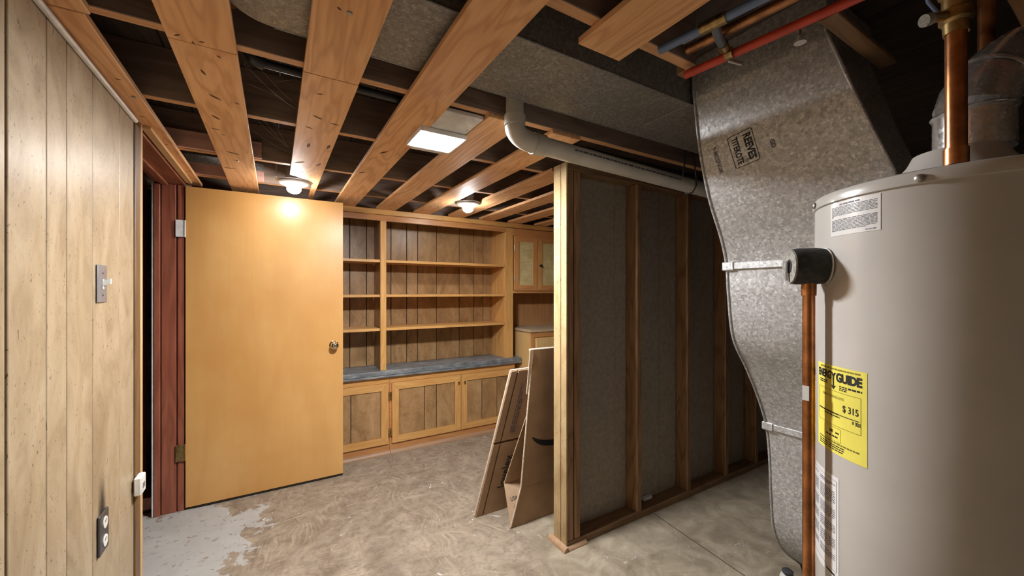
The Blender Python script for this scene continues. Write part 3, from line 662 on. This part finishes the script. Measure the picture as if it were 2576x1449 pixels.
def pvc_fn(x, y):
    c = P0 + dirp * x; return c + Vector((0, -math.cos(y / 0.0375 - 0.1), math.sin(y / 0.0375 - 0.1))) * 0.0382
obj('print', word_rows(NB(), pvc_fn, 0.14, 0.86, -0.004, 0.012, 1, 0.55, (0.012, 0.04), 0.005), M['ink_grey'], run)
obj('strap', tube(NB(), [(1.93, YP, 2.288), (1.93, YP - 0.041, 2.0), (1.93, YP - 0.041, 1.95), (1.93, YP - 0.02, 1.918), (1.93, YP + 0.02, 1.918), (1.93, YP + 0.041, 1.95), (1.93, YP + 0.041, 2.0), (1.93, YP, 2.288)], 0.004, 8), M['iron'], dp, True, 60)

# ------------------------------------------------------------------ other pipes overhead
rp = thing('red_pipe', (1.15, 0.5, 2.08), 'red plastic water pipe under the joists', 'pipe')
obj('tubing', tube(NB(), [(1.122, 0.79, 2.075), (1.185, 0.392, 2.083), (1.29, -0.6, 2.085)], 0.0125, 14), M['redpex'], rp, True, 40)
cl = obj('clamp', tube(NB(), [(1.132, 0.665, 2.0775), (1.136, 0.645, 2.078)], 0.0165, 14), M['brass'], rp, True, 40)
obj('clamp_screw', tube(NB(), [(1.14, 0.66, 2.062), (1.165, 0.635, 2.046)], 0.006, 10), M['steel'], cl, True, 40)
bp = thing('blue_pipe', (1.0, 0.55, 2.09), 'blue grey water pipe with a brass tee beside the red pipe', 'pipe')
obj('tubing', tube(NB(), [(0.965, 0.763, 2.0905), (0.985, 0.64, 2.09)], 0.0115, 14), M['bluepex'], bp, True, 40)
obj('tubing', tube(NB(), [(0.992, 0.585, 2.09), (1.02, 0.42, 2.09), (1.05, 0.205, 2.088)], 0.0115, 14), M['bluepex'], bp, True, 40)
obj('tee', tube(NB(), [(0.983, 0.645, 2.09), (0.993, 0.58, 2.09)], 0.0155, 14), M['brass'], bp, True, 40)
obj('branch', tube(NB(), [(0.992, 0.612, 2.09), (1.045, 0.635, 2.088), (1.10, 0.651, 2.084)], 0.0115, 14), M['greypex'], bp, True, 40)
obj('ferrule', tube(NB(), [(1.085, 0.646, 2.085), (1.108, 0.6535, 2.083)], 0.0145, 14), M['brass'], bp, True, 40)
op = tag(obj('copper_line', tube(NB(), [(1.075, 0.75, 2.118), (1.115, 0.42, 2.118), (1.15, 0.21, 2.118)], 0.0135, 12), M['copper_dull'], None, True, 40), 'dull old copper line between the red and blue pipes', 'pipe')
ow = tag(obj('grey_cable', tube(NB(), [(1.04, 0.74, 2.125), (1.078, 0.42, 2.125), (1.10, 0.21, 2.125)], 0.006, 8), M['plate_grey'], None, True, 40), 'thin grey cable beside the old copper line', 'cable')
hk = thing('pipe_hook', (1.23, 0.5, 2.06), 'small white plastic hook hanging under the red pipe', 'hook')
obj('cup', lathe(NB(), [(0.006, 0.0), (0.008, -0.008), (0.014, -0.017), (0.015, -0.02), (0.012, -0.02)], 0, 0, 16, (0, 0, 1), (1.232, 0.515, 2.085)), M['porcelain'], hk, True, 50)
obj('nail', tube(NB(), [(1.232, 0.515, 2.085), (1.232, 0.515, 2.13)], 0.003, 8), M['steel'], hk, True, 50)
gp = thing('gas_pipe', (0.1, 1.52, 2.1), 'black iron gas pipe with an elbow between the joists', 'pipe')
obj('riser', tube(NB(), [(-0.072, 1.50, 2.287), (-0.072, 1.50, 2.16)], 0.015, 14), M['steel'], gp, True, 40)
obj('elbow', tube(NB(), arc((-0.072, 1.50, 2.165), (-0.072, 1.50, 2.125), (-0.03, 1.51, 2.125), 6), 0.020, 14), M['iron'], gp, True, 40)
obj('run', tube(NB(), [(-0.035, 1.51, 2.125), (1.3, 1.56, 2.125), (3.2, 1.60, 2.125)], 0.014, 14), M['iron'], gp, True, 40)
gs = thing('vent_stack', (-0.14, 1.1, 2.12), 'grey pipe stub beside the rounded end of the trunk duct', 'pipe')
obj('stub', tube(NB(), [(-0.155, 1.14, 2.287), (-0.155, 1.14, 2.13)], 0.028, 18), M['steel'], gs, True, 40)
obj('bracket', prism(NB(), [(-0.125, 1.16, 2.20), (-0.13, 1.26, 2.135), (-0.11, 1.27, 2.128), (-0.09, 1.285, 2.14), (-0.115, 1.20, 2.205)], (0.006, 0, 0.02)), M['copper_dull'], gs)

# ------------------------------------------------------------------ water heater
HC = Vector((1.294, 0.237, 0)); HR = 0.25
hx, hy = HC.x, HC.y
wh_ = thing('water_heater', (hx, hy, 0), 'beige enamelled tank water heater with yellow energy label', 'water heater')
obj('tank', lathe(NB(), [(0.24, 0.0), (0.25, 0.02), (HR, 1.588)], hx, hy, 96), M['heater'], wh_, True, 40)
obj('lid', lathe(NB(), [(0.2525, 1.588), (0.2545, 1.5895), (0.2545, 1.596), (0.2535, 1.606), (0.250, 1.613), (0.243, 1.616), (0.14, 1.622), (0.115, 1.630), (0.095, 1.652), (0.08, 1.672), (0.071, 1.692), (0.0, 1.693)], hx, hy, 96), M['heater'], wh_, True, 40)
for a in (179.9, 123, -125, 60):
    ar = math.radians(a); n = Vector((math.cos(ar), math.sin(ar), 0))
    obj('lid_screw', lathe(NB(), [(0.008, 0.0), (0.0075, 0.003), (0.004, 0.005), (0.0, 0.0055)], 0, 0, 14, n, (hx + n.x * 0.2545, hy + n.y * 0.2545, 1.598)), M['steel'], wh_, True, 50)
def cyl_fn(ac, zc, r=HR + 0.0006):
    """x right, y up on the tank, centred at angle ac (degrees)"""
    return lambda x, y: (hx + r * math.cos(math.radians(ac) + x / r), hy + r * math.sin(math.radians(ac) + x / r), zc + y)
def sticker(ac, zc, w, h, mat, nm):
    f = cyl_fn(ac, zc); return obj(nm, quad_on(NB(), f, -w / 2, w / 2, -h / 2, h / 2, 16), mat, wh_, True)
def lvl(f, d=0.0005):
    def g(x, y):
        p = Vector(f(x, y)); n = Vector((p.x - hx, p.y - hy, 0)).normalized(); return p + n * d
    return g
def rect_line(bm, f, x0, x1, y0, y1, t=0.0009):
    for a in ((x0, x1, y0, y0 + t), (x0, x1, y1 - t, y1)): quad_on(bm, f, *a, 10)
    for a in ((x0, x0 + t, y0, y1), (x1 - t, x1, y0, y1)): quad_on(bm, f, *a, 1)
    return bm
# yellow energy label: 0.15 x 0.198, centred at 143.5 degrees
EW, EH = 0.152, 0.199
yl = sticker(143.3, 1.115, EW, EH, M['yellow'], 'energy_label'); tag(yl, 'yellow printed energy label')
f = lvl(cyl_fn(143.3, 1.115))
L_ = lambda n, bm, mt='ink': obj(n, bm, M[mt], yl)
L_('lettering', flat_text('ENERG', 0.0245, off(f, -0.042, 0.076), 0.0011, 0.80, 0.92))
L_('lettering', flat_text('Y', 0.0245, off(f, -0.0065, 0.074), 0.0013, 0.85))
L_('lettering', flat_text('GUIDE', 0.0265, off(f, 0.034, 0.0745), 0.0013, 0.86, 0.92))
ar_ = NB()
quad_on(ar_, f, -0.0085, -0.0045, 0.052, 0.070); ar_.faces.new([ar_.verts.new(f(*p)) for p in ((-0.0145, 0.0555), (-0.0065, 0.0455), (0.0015, 0.0555), (-0.0065, 0.053))])
L_('arrow', ar_)
L_('print', word_rows(NB(), f, -0.058, 0.062, 0.0895, 0.0945, 1, 0.7, (0.006, 0.016)), 'ink_brown')
L_('print', word_rows(NB(), f, -0.062, -0.028, 0.053, 0.062, 2, 0.6, (0.004, 0.01)))
L_('print', word_rows(NB(), f, 0.012, 0.032, 0.046, 0.058, 3, 0.6, (0.003, 0.007)))
L_('print', word_rows(NB(), f, 0.035, 0.066, 0.053, 0.058, 1, 0.8, (0.006, 0.012)))
L_('rule', rect_line(NB(), f, -0.068, 0.064, -0.036, 0.043), 'ink_brown')
L_('lettering', flat_text('ESTIMATED / OPERATING COSTS', 0.0078, off(f, -0.012, 0.029), 0.0001, 0.62), 'ink_brown')
L_('lettering', flat_text('$ 315', 0.0205, off(f, 0.040, 0.009), 0.0003, 0.82))
bar = NB(); quad_on(bar, f, -0.066, 0.010, -0.0095, -0.0065, 10); quad_on(bar, f, 0.010, 0.060, -0.0088, -0.0072, 8)
L_('scale_bar', bar)
L_('print', word_rows(NB(), f, -0.04, 0.012, -0.0165, -0.0125, 1, 0.7, (0.004, 0.01)))
L_('lettering', flat_text('$ 321', 0.0105, off(f, 0.054, -0.0155), 0.0004, 0.8))
L_('rule', rect_line(NB(), f, -0.040, 0.016, -0.071, -0.040, 0.0007), 'ink_brown')
L_('lettering', flat_text('208', 0.0100, off(f, -0.015, -0.0505), 0.0003, 0.85))
L_('print', word_rows(NB(), f, 0.0, 0.013, -0.055, -0.050, 1, 0.7, (0.006, 0.013)))
L_('print', word_rows(NB(), f, -0.034, 0.009, -0.0645, -0.0595, 1, 0.7, (0.004, 0.01)))
L_('print', word_rows(NB(), f, -0.064, 0.060, -0.079, -0.0735, 1, 0.6, (0.004, 0.012)), 'ink_brown')
L_('print', word_rows(NB(), f, -0.064, 0.024, -0.0945, -0.080, 3, 0.5, (0.004, 0.012)))
# white warning label under the lid
wlb = sticker(153.0, 1.5475, 0.116, 0.0745, M['paper'], 'warning_label'); tag(wlb, 'white warning label with small print')
f = lvl(cyl_fn(153.0, 1.5475))
obj('print', word_rows(NB(), f, -0.053, 0.052, 0.0035, 0.0275, 8, 0.5, (0.004, 0.012), 0.002, 0.07), M['ink_grey'], wlb)
obj('print', word_rows(NB(), f, -0.053, 0.052, -0.0275, -0.001, 9, 0.5, (0.004, 0.012), 0.002, 0.8), M['ink_grey'], wlb)
obj('print', word_rows(NB(), f, -0.03, 0.018, 0.0295, 0.0335, 1, 0.8, (0.006, 0.014)), M['ink_grey'], wlb)
obj('print', word_rows(NB(), f, 0.03, 0.05, -0.0335, -0.0315, 1, 0.9, (0.004, 0.01)), M['ink_grey'], wlb)
# long white rating label low on the side
rl = sticker(129.0, 0.845, 0.145, 0.235, M['paper'], 'rating_label'); tag(rl, 'tall white rating label with columns of small print')
f = lvl(cyl_fn(129.0, 0.845))
obj('rule', rect_line(NB(), f, -0.066, 0.066, -0.100, 0.108, 0.0008), M['ink_grey'], rl)
yy = 0.098
for rows in (2, 7, 6, 5, 6, 4):
    h = rows * 0.0046
    obj('print', word_rows(NB(), f, -0.062, -0.01, yy - h, yy, rows, 0.45, (0.004, 0.012), 0.002, 0.5), M['ink_grey'], rl)
    obj('print', word_rows(NB(), f, 0.0, 0.061, yy - h, yy, rows, 0.45, (0.004, 0.012), 0.002, 0.7), M['ink_grey'], rl); yy -= h + 0.0085
obj('black_bar', quad_on(NB(), f, 0.03, 0.060, -0.111, -0.106, 5), M['ink'], rl)

# relief valve wrapped in foam with its copper discharge tube
ra = math.radians(134.0); rn = Vector((math.cos(ra), math.sin(ra), 0)); r0 = HC + rn * (HR + 0.001) + Vector((0, 0, 1.445))
rv = thing('relief_valve', r0 + rn * 0.05 - Vector((0, 0, 1.445)), 'foam wrapped relief valve with a copper discharge tube on the heater', 'valve')
obj('escutcheon', lathe(NB(), [(0.044, 0.0), (0.044, 0.002), (0.03, 0.004)], 0, 0, 28, rn, r0), M['porcelain'], rv, True, 40)
obj('foam_sleeve', lathe(NB(), [(0.020, 0.0045), (0.042, 0.0045), (0.0435, 0.02), (0.0435, 0.058), (0.0415, 0.070)], 0, 0, 36, rn, r0), M['foam'], rv, True, 50)
fe = obj('foam_end', lathe(NB(), [(0.0415, 0.0702), (0.040, 0.0735), (0.017, 0.0735), (0.0165, 0.0705)], 0, 0, 36, rn, r0), M['foam_cut'], rv, True, 50)
obj('bore', lathe(NB(), [(0.0, 0.0738), (0.016, 0.0738), (0.016, 0.0741), (0.0, 0.0741)], 0, 0, 24, rn, r0), M['ink'], rv)
tl = rn.cross(Vector((0, 0, 1)))
lv = NB(); c_ = r0 + rn * 0.0765
prism(lv, [c_ + tl * a + Vector((0, 0, b)) for a, b in ((-0.004, 0.012), (0.003, 0.014), (0.006, -0.018), (0.003, -0.034), (-0.003, -0.034), (-0.001, -0.016))], rn * 0.003)
obj('test_lever', lv, M['steel'], rv)
px = r0 + rn * 0.032
obj('discharge_tube', tube(NB(), [(px.x, px.y, 1.41), (px.x, px.y, 0.12)], 0.0128, 20), M['copper'], rv, True, 40)
obj('collar', tube(NB(), [(px.x, px.y, 1.405), (px.x, px.y, 1.375)], 0.0152, 20), M['copper'], rv, True, 40)
obj('tape_patch', prism(NB(), [(px.x - 0.0134, px.y - 0.006, 1.16), (px.x - 0.0134, px.y + 0.008, 1.16), (px.x - 0.0134, px.y + 0.008, 1.125), (px.x - 0.0134, px.y - 0.006, 1.125)], (-0.0006, 0, 0)), M['paper'], rv)

# vent pipe
vp = thing('vent_pipe', (hx, hy, 1.694), 'shiny galvanised flue pipe with a segmented elbow on the heater', 'flue')
RR = Vector((0.856, -0.517, 0))
def vpnt(a, z): return Vector((hx, hy, z)) + RR * a
obj('collar', tube(NB(), [vpnt(0.035, 1.694), vpnt(0.035, 1.775)], 0.0625, 32), M['galv_shiny'], vp, True, 40)
obj('bead', tube(NB(), [vpnt(0.035, 1.774), vpnt(0.035, 1.779), vpnt(0.035, 1.784)], [0.064, 0.067, 0.064], 32), M['galv_shiny'], vp, True, 60)
obj('gore', tube(NB(), [vpnt(0.035, 1.784), vpnt(0.046, 1.818), vpnt(0.068, 1.846)], 0.0635, 32), M['galv_shiny'], vp, True, 40)
obj('bead', tube(NB(), [vpnt(0.068, 1.846), vpnt(0.072, 1.850), vpnt(0.076, 1.854)], [0.065, 0.068, 0.065], 32), M['galv_shiny'], vp, True, 60)
obj('gore', tube(NB(), [vpnt(0.076, 1.854), vpnt(0.112, 1.885), vpnt(0.15, 1.908)], 0.0635, 32), M['galv_shiny'], vp, True, 40)
obj('pipe_run', tube(NB(), [vpnt(0.15, 1.908), vpnt(0.42, 1.99), vpnt(0.50, 2.0), vpnt(3.30, 2.035)], 0.062, 32), M['galv_shiny'], vp, True, 40)
# copper water lines on top
cp = thing('cold_water_pipe', (1.09, 0.201, 1.615), 'copper water pipe with a brass drain valve rising in front of the flue', 'pipe')
obj('tube', tube(NB(), [(1.090, 0.201, 1.6215), (1.090, 0.201, 1.872)], 0.0148, 20), M['copper'], cp, True, 40)
obj('coupling', tube(NB(), [(1.090, 0.201, 1.6215), (1.090, 0.201, 1.652)], 0.0172, 20), M['copper'], cp, True, 40)
obj('valve_body', lathe(NB(), [(0.0175, 1.866), (0.0185, 1.885), (0.0235, 1.89), (0.0235, 1.908), (0.0195, 1.912), (0.0195, 1.935), (0.024, 1.94), (0.024, 1.955), (0.018, 1.96)], 1.090, 0.201, 20), M['brass'], cp, True, 40)
RL = Vector((-0.856, 0.517, 0)); o_ = Vector((1.090, 0.201, 1.900))
sb = obj('side_outlet', tube(NB(), [o_ + RL * 0.018, o_ + RL * 0.05 + Vector((0, 0, -0.006))], 0.009, 14), M['brass'], cp, True, 40)
obj('outlet_cap', tube(NB(), [o_ + RL * 0.047 + Vector((0, 0, -0.006)), o_ + RL * 0.060 + Vector((0, 0, -0.010))], 0.011, 14), M['foam_cut'], cp, True, 40)
obj('handle', tube(NB(), [o_ + RL * 0.035 + Vector((0, 0, 0.006)), o_ + RL * 0.052 + Vector((0, 0, 0.025)), o_ + RL * 0.058 + Vector((0, 0, 0.06))], 0.003, 8), M['bluepex'], cp, True, 40)
obj('tube', tube(NB(), [(1.090, 0.201, 1.96), (1.090, 0.201, 2.20)], 0.0148, 20), M['copper_dull'], cp, True, 40)
hp = tag(obj('hot_water_pipe', tube(NB(), [(1.49, 0.225, 1.6225), (1.49, 0.225, 2.2)], 0.0148, 20), M['copper_dull'], None, True, 40), 'dull copper water pipe rising behind the flue elbow', 'pipe')

# ------------------------------------------------------------------ lamps
def keyless_lamp(cx, cy, label):
    t = thing('ceiling_lamp', (cx, cy, 1.99), label, 'lamp', 'bare bulbs in round porcelain holders')
    obj('junction_box', box(NB(), cx - 0.045, cx + 0.03, cy - 0.05, cy + 0.05, 2.081, 2.17, 0.004), M['steel'], t)
    obj('mounting_disc', lathe(NB(), [(0.102, 2.0795), (0.102, 2.0765), (0.0, 2.0765)], cx, cy, 40), M['steel'], t, True, 40)
    obj('holder', lathe(NB(), [(0.088, 2.0762), (0.090, 2.070), (0.078, 2.060), (0.055, 2.054), (0.046, 2.046), (0.0, 2.046)], cx, cy, 40), M['porcelain'], t, True, 40)
    b = obj('bulb', lathe(NB(), [(0.030, 2.0455), (0.038, 2.040), (0.0405, 2.031), (0.038, 2.021), (0.029, 2.011), (0.015, 2.005), (0.0, 2.003)], cx, cy, 32), M['bulb'], t, True, 60)
    obj('strap', box(NB(), cx - 0.10, cx - 0.094, cy - 0.075, cy - 0.055, 2.08, 2.16, 0.001), M['steel'], t)
    return t
keyless_lamp(0.105, 2.845, 'bare bulb in a white holder above the open birch door')
keyless_lamp(1.300, 2.825, 'bare bulb in a white holder near the bookcase crown')
pl = thing('panel_light', (0.63, 1.71, 2.06), 'square LED panel light shining between two ceiling boards', 'lamp')
bx('lens', 0.534, 0.722, 1.618, 1.800, 2.060, 2.0655, M['lens'], pl, 0)
fm = NB()
for a in ((0.522, 0.5335, 1.606, 1.812), (0.7225, 0.734, 1.606, 1.812), (0.534, 0.722, 1.606, 1.6175), (0.534, 0.722, 1.8005, 1.812)): box(fm, *a, 2.061, 2.0795, 0.001)
obj('rim', fm, M['porcelain'], pl)
bx('housing', 0.534, 0.722, 1.618, 1.800, 2.066, 2.079, M['porcelain'], pl, 0)
bx('mounting_plate', 0.566, 0.729, 1.43, 1.90, 2.082, 2.0985, M['porcelain'], pl)
for q in ((0.60, 1.52), (0.70, 1.47), (0.715, 1.56)):
    obj('screw', lathe(NB(), [(0.004, 2.080), (0.005, 2.0815), (0.005, 2.083)], q[0], q[1], 10), M['porcelain'], pl)

ff = thing('drain_fitting', (2.10, 0.93, 0), 'small white drain fitting with a black knob on the floor by the duct', 'fitting')
obj('cup', lathe(NB(), [(0.030, 0.001), (0.034, 0.010), (0.030, 0.026), (0.018, 0.030), (0.0, 0.031)], 2.10, 0.93, 24), M['porcelain'], ff, True, 50)
obj('knob', lathe(NB(), [(0.010, 0.0312), (0.012, 0.036), (0.022, 0.040), (0.024, 0.050), (0.016, 0.056), (0.0, 0.057)], 2.10, 0.93, 20), M['plate_dark'], ff, True, 50)

# ------------------------------------------------------------------ wall fittings
sw = thing('light_switch', (XW, 1.765, 1.35), 'grey metal switch plate with a white toggle', 'switch')
bx('plate', XW + 0.0005, XW + 0.006, 1.728, 1.806, 1.349, 1.470, M['plate_grey'], sw, 0.0025)
bx('toggle_frame', XW + 0.0062, XW + 0.008, 1.760, 1.774, 1.392, 1.424, M['white'], sw, 0.0005)
obj('toggle', prism(NB(), [(XW + 0.0082, 1.762, 1.403), (XW + 0.0082, 1.772, 1.403), (XW + 0.0082, 1.772, 1.420), (XW + 0.0082, 1.762, 1.420)], (0.016, 0.004, 0.006)), M['white'], sw)
for z in (1.373, 1.443):
    obj('screw', lathe(NB(), [(0.0035, 0.0), (0.003, 0.0012), (0.0, 0.0014)], 0, 0, 10, (1, 0, 0), (XW + 0.0062, 1.767, z)), M['soot'], sw)
ot = thing('wall_outlet', (XW, 1.775, 0.53), 'black outlet plate with two white sockets and a dark smudge above', 'outlet')
bx('plate', XW + 0.0005, XW + 0.008, 1.735, 1.815, 0.542, 0.672, M['plate_dark'], ot, 0.003)
for z in (0.576, 0.635):
    s_ = obj('socket', lathe(NB(), [(0.019, 0.0), (0.0185, 0.002), (0.0, 0.0022)], 0, 0, 24, (1, 0, 0), (XW + 0.0082, 1.779, z)), M['white'], ot, True, 40)
    for dy in (-0.006, 0.006):
        bx('slot', XW + 0.0106, XW + 0.0110, 1.779 + dy - 0.001, 1.779 + dy + 0.001, z + 0.001, z + 0.010, M['ink'], s_, 0)
def smudge_mat():
    m, nt, b = new_mat('soft_dark_smudge'); b.inputs['Base Color'].default_value = (0.05, 0.035, 0.025, 1); b.inputs['Roughness'].default_value = 0.8
    tc = nd(nt, 'ShaderNodeTexCoord'); sp = nd(nt, 'ShaderNodeSeparateXYZ'); nt.links.new(tc.outputs['Generated'], sp.inputs[0])
    across = mth(nt, 'SUBTRACT', 1.0, mth(nt, 'ABSOLUTE', mth(nt, 'MULTIPLY', mth(nt, 'SUBTRACT', sp.outputs[1], 0.5), 2.0)), True)
    up = mth(nt, 'SUBTRACT', 1.0, sp.outputs[2], True); n = noise(nt, coords(nt, (40, 40, 14)), 1.0, 4, 0.6)
    a = mth(nt, 'MULTIPLY', mth(nt, 'MULTIPLY', mth(nt, 'SMOOTH_MIN', across, 0.8), mth(nt, 'POWER', up, 1.3)), mth(nt, 'MULTIPLY', n, 1.8), True)
    nt.links.new(mth(nt, 'MULTIPLY', a, 0.9, True), b.inputs['Alpha']); return m
bx('dark_smudge', XW + 0.0003, XW + 0.0006, 1.745, 1.815, 0.665, 0.80, smudge_mat(), ot, 0)  # dark smudge over the plate, fading upward and to the sides
pj = thing('phone_jack', (XW, 2.12, 0.57), 'small white jack box on the corner moulding', 'jack')
bx('body', XW + 0.0065, XW + 0.030, 2.085, 2.15, 0.578, 0.650, M['white'], pj, 0.004)
bx('port', XW + 0.0302, XW + 0.0312, 2.105, 2.13, 0.600, 0.620, M['plate_grey'], pj, 0)

# ------------------------------------------------------------------ flattened cardboard boxes
def sheet(bm, quad, t):
    """flat board from four corner points, thickness t along its normal"""
    q = [Vector(p) for p in quad]; n = (q[1] - q[0]).cross(q[3] - q[0]).normalized() * t
    return prism(bm, q, n)
ta = thing('cardboard_box', (1.4, 1.95, 0), 'taller flattened cardboard box with a black arrow tail, next to the partition post', 'box', 'flattened boxes leaning on the partition')
# front board leans on the panelled side of the partition
K1, K0, KT = (1.232, 1.940, 0.245), (1.182, 1.975, 0.004), (1.250, 1.845, 1.055)
XR = 1.86
obj('front_board', sheet(NB(), [K1, (XR, 1.940, 0.245), (XR, 1.845, 1.055), KT], 0.006), M['card'], ta)
obj('front_flap', sheet(NB(), [K0, (XR, 1.975, 0.004), (XR, 1.9405, 0.2445), (1.232, 1.9405, 0.2445)], 0.006), M['card'], ta)
obj('back_flap', sheet(NB(), [(1.190, 1.992, 0.004), (XR, 1.992, 0.004), (XR, 2.10, 0.205), (1.207, 2.10, 0.205)], 0.006), M['card_in'], ta)
obj('back_board', sheet(NB(), [(1.207, 2.10, 0.2055), (XR, 2.10, 0.2055), (XR, 1.905, 0.80), (1.30, 1.905, 0.80)], 0.006), M['card_in'], ta)
obj('folded_edge', tube(NB(), [(1.2295, 1.936, 0.245), (1.240, 1.892, 0.64), (1.2475, 1.858, 0.94)], 0.0055, 8), M['card_edge'], ta, True, 50)
obj('folded_edge', tube(NB(), [(1.181, 1.972, 0.008), (1.2295, 1.936, 0.245)], 0.005, 8), M['card_edge'], ta, True, 50)
obj('loose_strip', sheet(NB(), [(1.228, 1.880, 0.80), (1.246, 1.880, 0.80), (1.251, 1.838, 1.058), (1.226, 1.838, 1.058)], 0.005), M['card_edge'], ta)
obj('top_edge', tube(NB(), [(1.228, 1.846, 1.056), (XR, 1.846, 1.056)], 0.006, 8), M['card_edge'], ta, True, 50)
def front_fn(x0, z0, d=0.0012):
    """on the near face of the front board; x along +X, y up"""
    def g(x, y):
        z = z0 + y; yy_ = 1.940 + (1.845 - 1.940) * (z - 0.245) / 0.81; return (x0 + x, yy_ - 0.0078, z + 0.0008)
    return g
g_ = front_fn(1.0, 0.0)
top_l = [(1.283, 0.537), (1.30, 0.528), (1.33, 0.514), (1.37, 0.502), (1.42, 0.494), (1.48, 0.492), (1.56, 0.498), (1.64, 0.512)]
bot_l = [(1.283, 0.528), (1.30, 0.508), (1.33, 0.485), (1.37, 0.467), (1.42, 0.457), (1.48, 0.455), (1.56, 0.466), (1.64, 0.488)]
sm = NB()
for k in range(len(top_l) - 1):
    sm.faces.new([sm.verts.new(g_(p[0] - 1.0, p[1])) for p in (bot_l[k], bot_l[k + 1], top_l[k + 1], top_l[k])])
obj('arrow_tail', sm, M['ink'], ta)
def back_in(x, y):     # inside of the back flap, facing the viewer
    s = (0.135 + y) / 0.235; return (1.250 + x, 1.992 + 0.108 * s - 0.0062, 0.004 + 0.201 * s + 0.0034)
obj('handwriting', flat_text('USA', 0.034, back_in, 0.0004, 0.8), M['ink'], ta)
obj('handwriting', flat_text('-1M4', 0.026, lambda x, y: back_in(x, y - 0.045), 0.0003, 0.8), M['ink'], ta)

tb = thing('cardboard_box', (1.25, 2.1, 0), 'shorter flattened cardboard box with a cross fold, behind the taller box', 'box', 'flattened boxes leaning on the partition')
# leaning on the taller box; its left edge slants
b0, bt = Vector((1.055, 2.188, 0.004)), Vector((1.196, 2.000, 0.915)); bk = b0 + (bt - b0) * 0.513
def row(p, w): return p + Vector((w, 0.0, 0))
fold = 0.050
for lo_, hi_, nm in ((b0, bk - (bt - b0) * 0.008, 'lower_panel'), (bk + (bt - b0) * 0.008, bt, 'upper_panel')):
    obj('edge_panel', sheet(NB(), [lo_, row(lo_, fold - 0.009), row(hi_, fold - 0.009), hi_], 0.014), M['card'], tb)
    obj(nm, sheet(NB(), [row(lo_, fold), row(lo_, 0.55), row(hi_, 0.55), row(hi_, fold)], 0.014), M['card'], tb)
rb = Vector((0, 0.008, 0.004))
obj('rear_panel', sheet(NB(), [b0 + rb + Vector((0.004, 0, 0)), row(b0 + rb, 0.545), row(bt + rb, 0.545), bt + rb + Vector((0.004, 0, 0))], 0.004), M['card'], tb)
dvec = (bt - b0).normalized(); nrm = Vector((1, 0, 0)).cross(dvec).normalized()
obj('cut_edge', tube(NB(), [b0 + Vector((-0.003, 0, 0.004)), bk, bt], 0.0065, 8), M['card_edge'], tb, True, 50)
obj('cut_edge', tube(NB(), [bt + Vector((0, 0, 0.002)), row(bt, 0.13) + Vector((0, 0, 0.003))], 0.006, 8), M['card_edge'], tb, True, 50)
def boxb_fn(u0, s0):
    # text running up the board
    def g(x, y):
        p = b0 + (bt - b0) * (s0 + x / (bt - b0).length) + Vector((u0 - y, 0, 0)); return p + nrm * 0.0152
    return g
obj('lettering', flat_text('lovelex', 0.085, boxb_fn(0.135, 0.29), 0.001, 0.9), M['ink'], tb)
for k, du in enumerate((0.098, 0.112, 0.125)):
    obj('print', word_rows(NB(), boxb_fn(du, 0.55), 0.02, 0.34 - 0.05 * k, -0.004, 0.004, 1, 0.9, (0.015, 0.05), 0.008), M['ink_grey'], tb)

# ------------------------------------------------------------------ cobwebs
def web(label, pts):
    bm = NB()
    for a, b_, sag in pts:
        a, b_ = Vector(a), Vector(b_); tube(bm, [a + (b_ - a) * t - Vector((0, 0, sag * 4 * t * (1 - t))) for t in [i / 6 for i in range(7)]], 0.0005, 5)
    return tag(obj('cobweb', bm, M['web']), label, 'cobweb', None, 'stuff')
web('dusty cobweb strands beside the gas pipe', [((-0.09, 1.60, 2.20), (0.08, 1.78, 2.12), 0.01), ((-0.09, 1.66, 2.19), (0.08, 1.80, 2.115), 0.02), ((-0.08, 1.72, 2.14), (0.02, 1.76, 2.13), 0.0), ((-0.09, 1.62, 2.16), (0.07, 1.85, 2.14), 0.01), ((0.0, 1.68, 2.15), (0.07, 1.66, 2.17), 0.0)])
web('fine cobweb strands over the bulb by the door', [((-0.09, 2.15, 2.20), (0.08, 2.35, 2.13), 0.02), ((-0.09, 2.3, 2.17), (0.08, 2.40, 2.12), 0.01), ((-0.06, 2.2, 2.21), (0.06, 2.42, 2.15), 0.0), ((-0.02, 2.1, 2.2), (0.07, 2.38, 2.13), 0.01)])
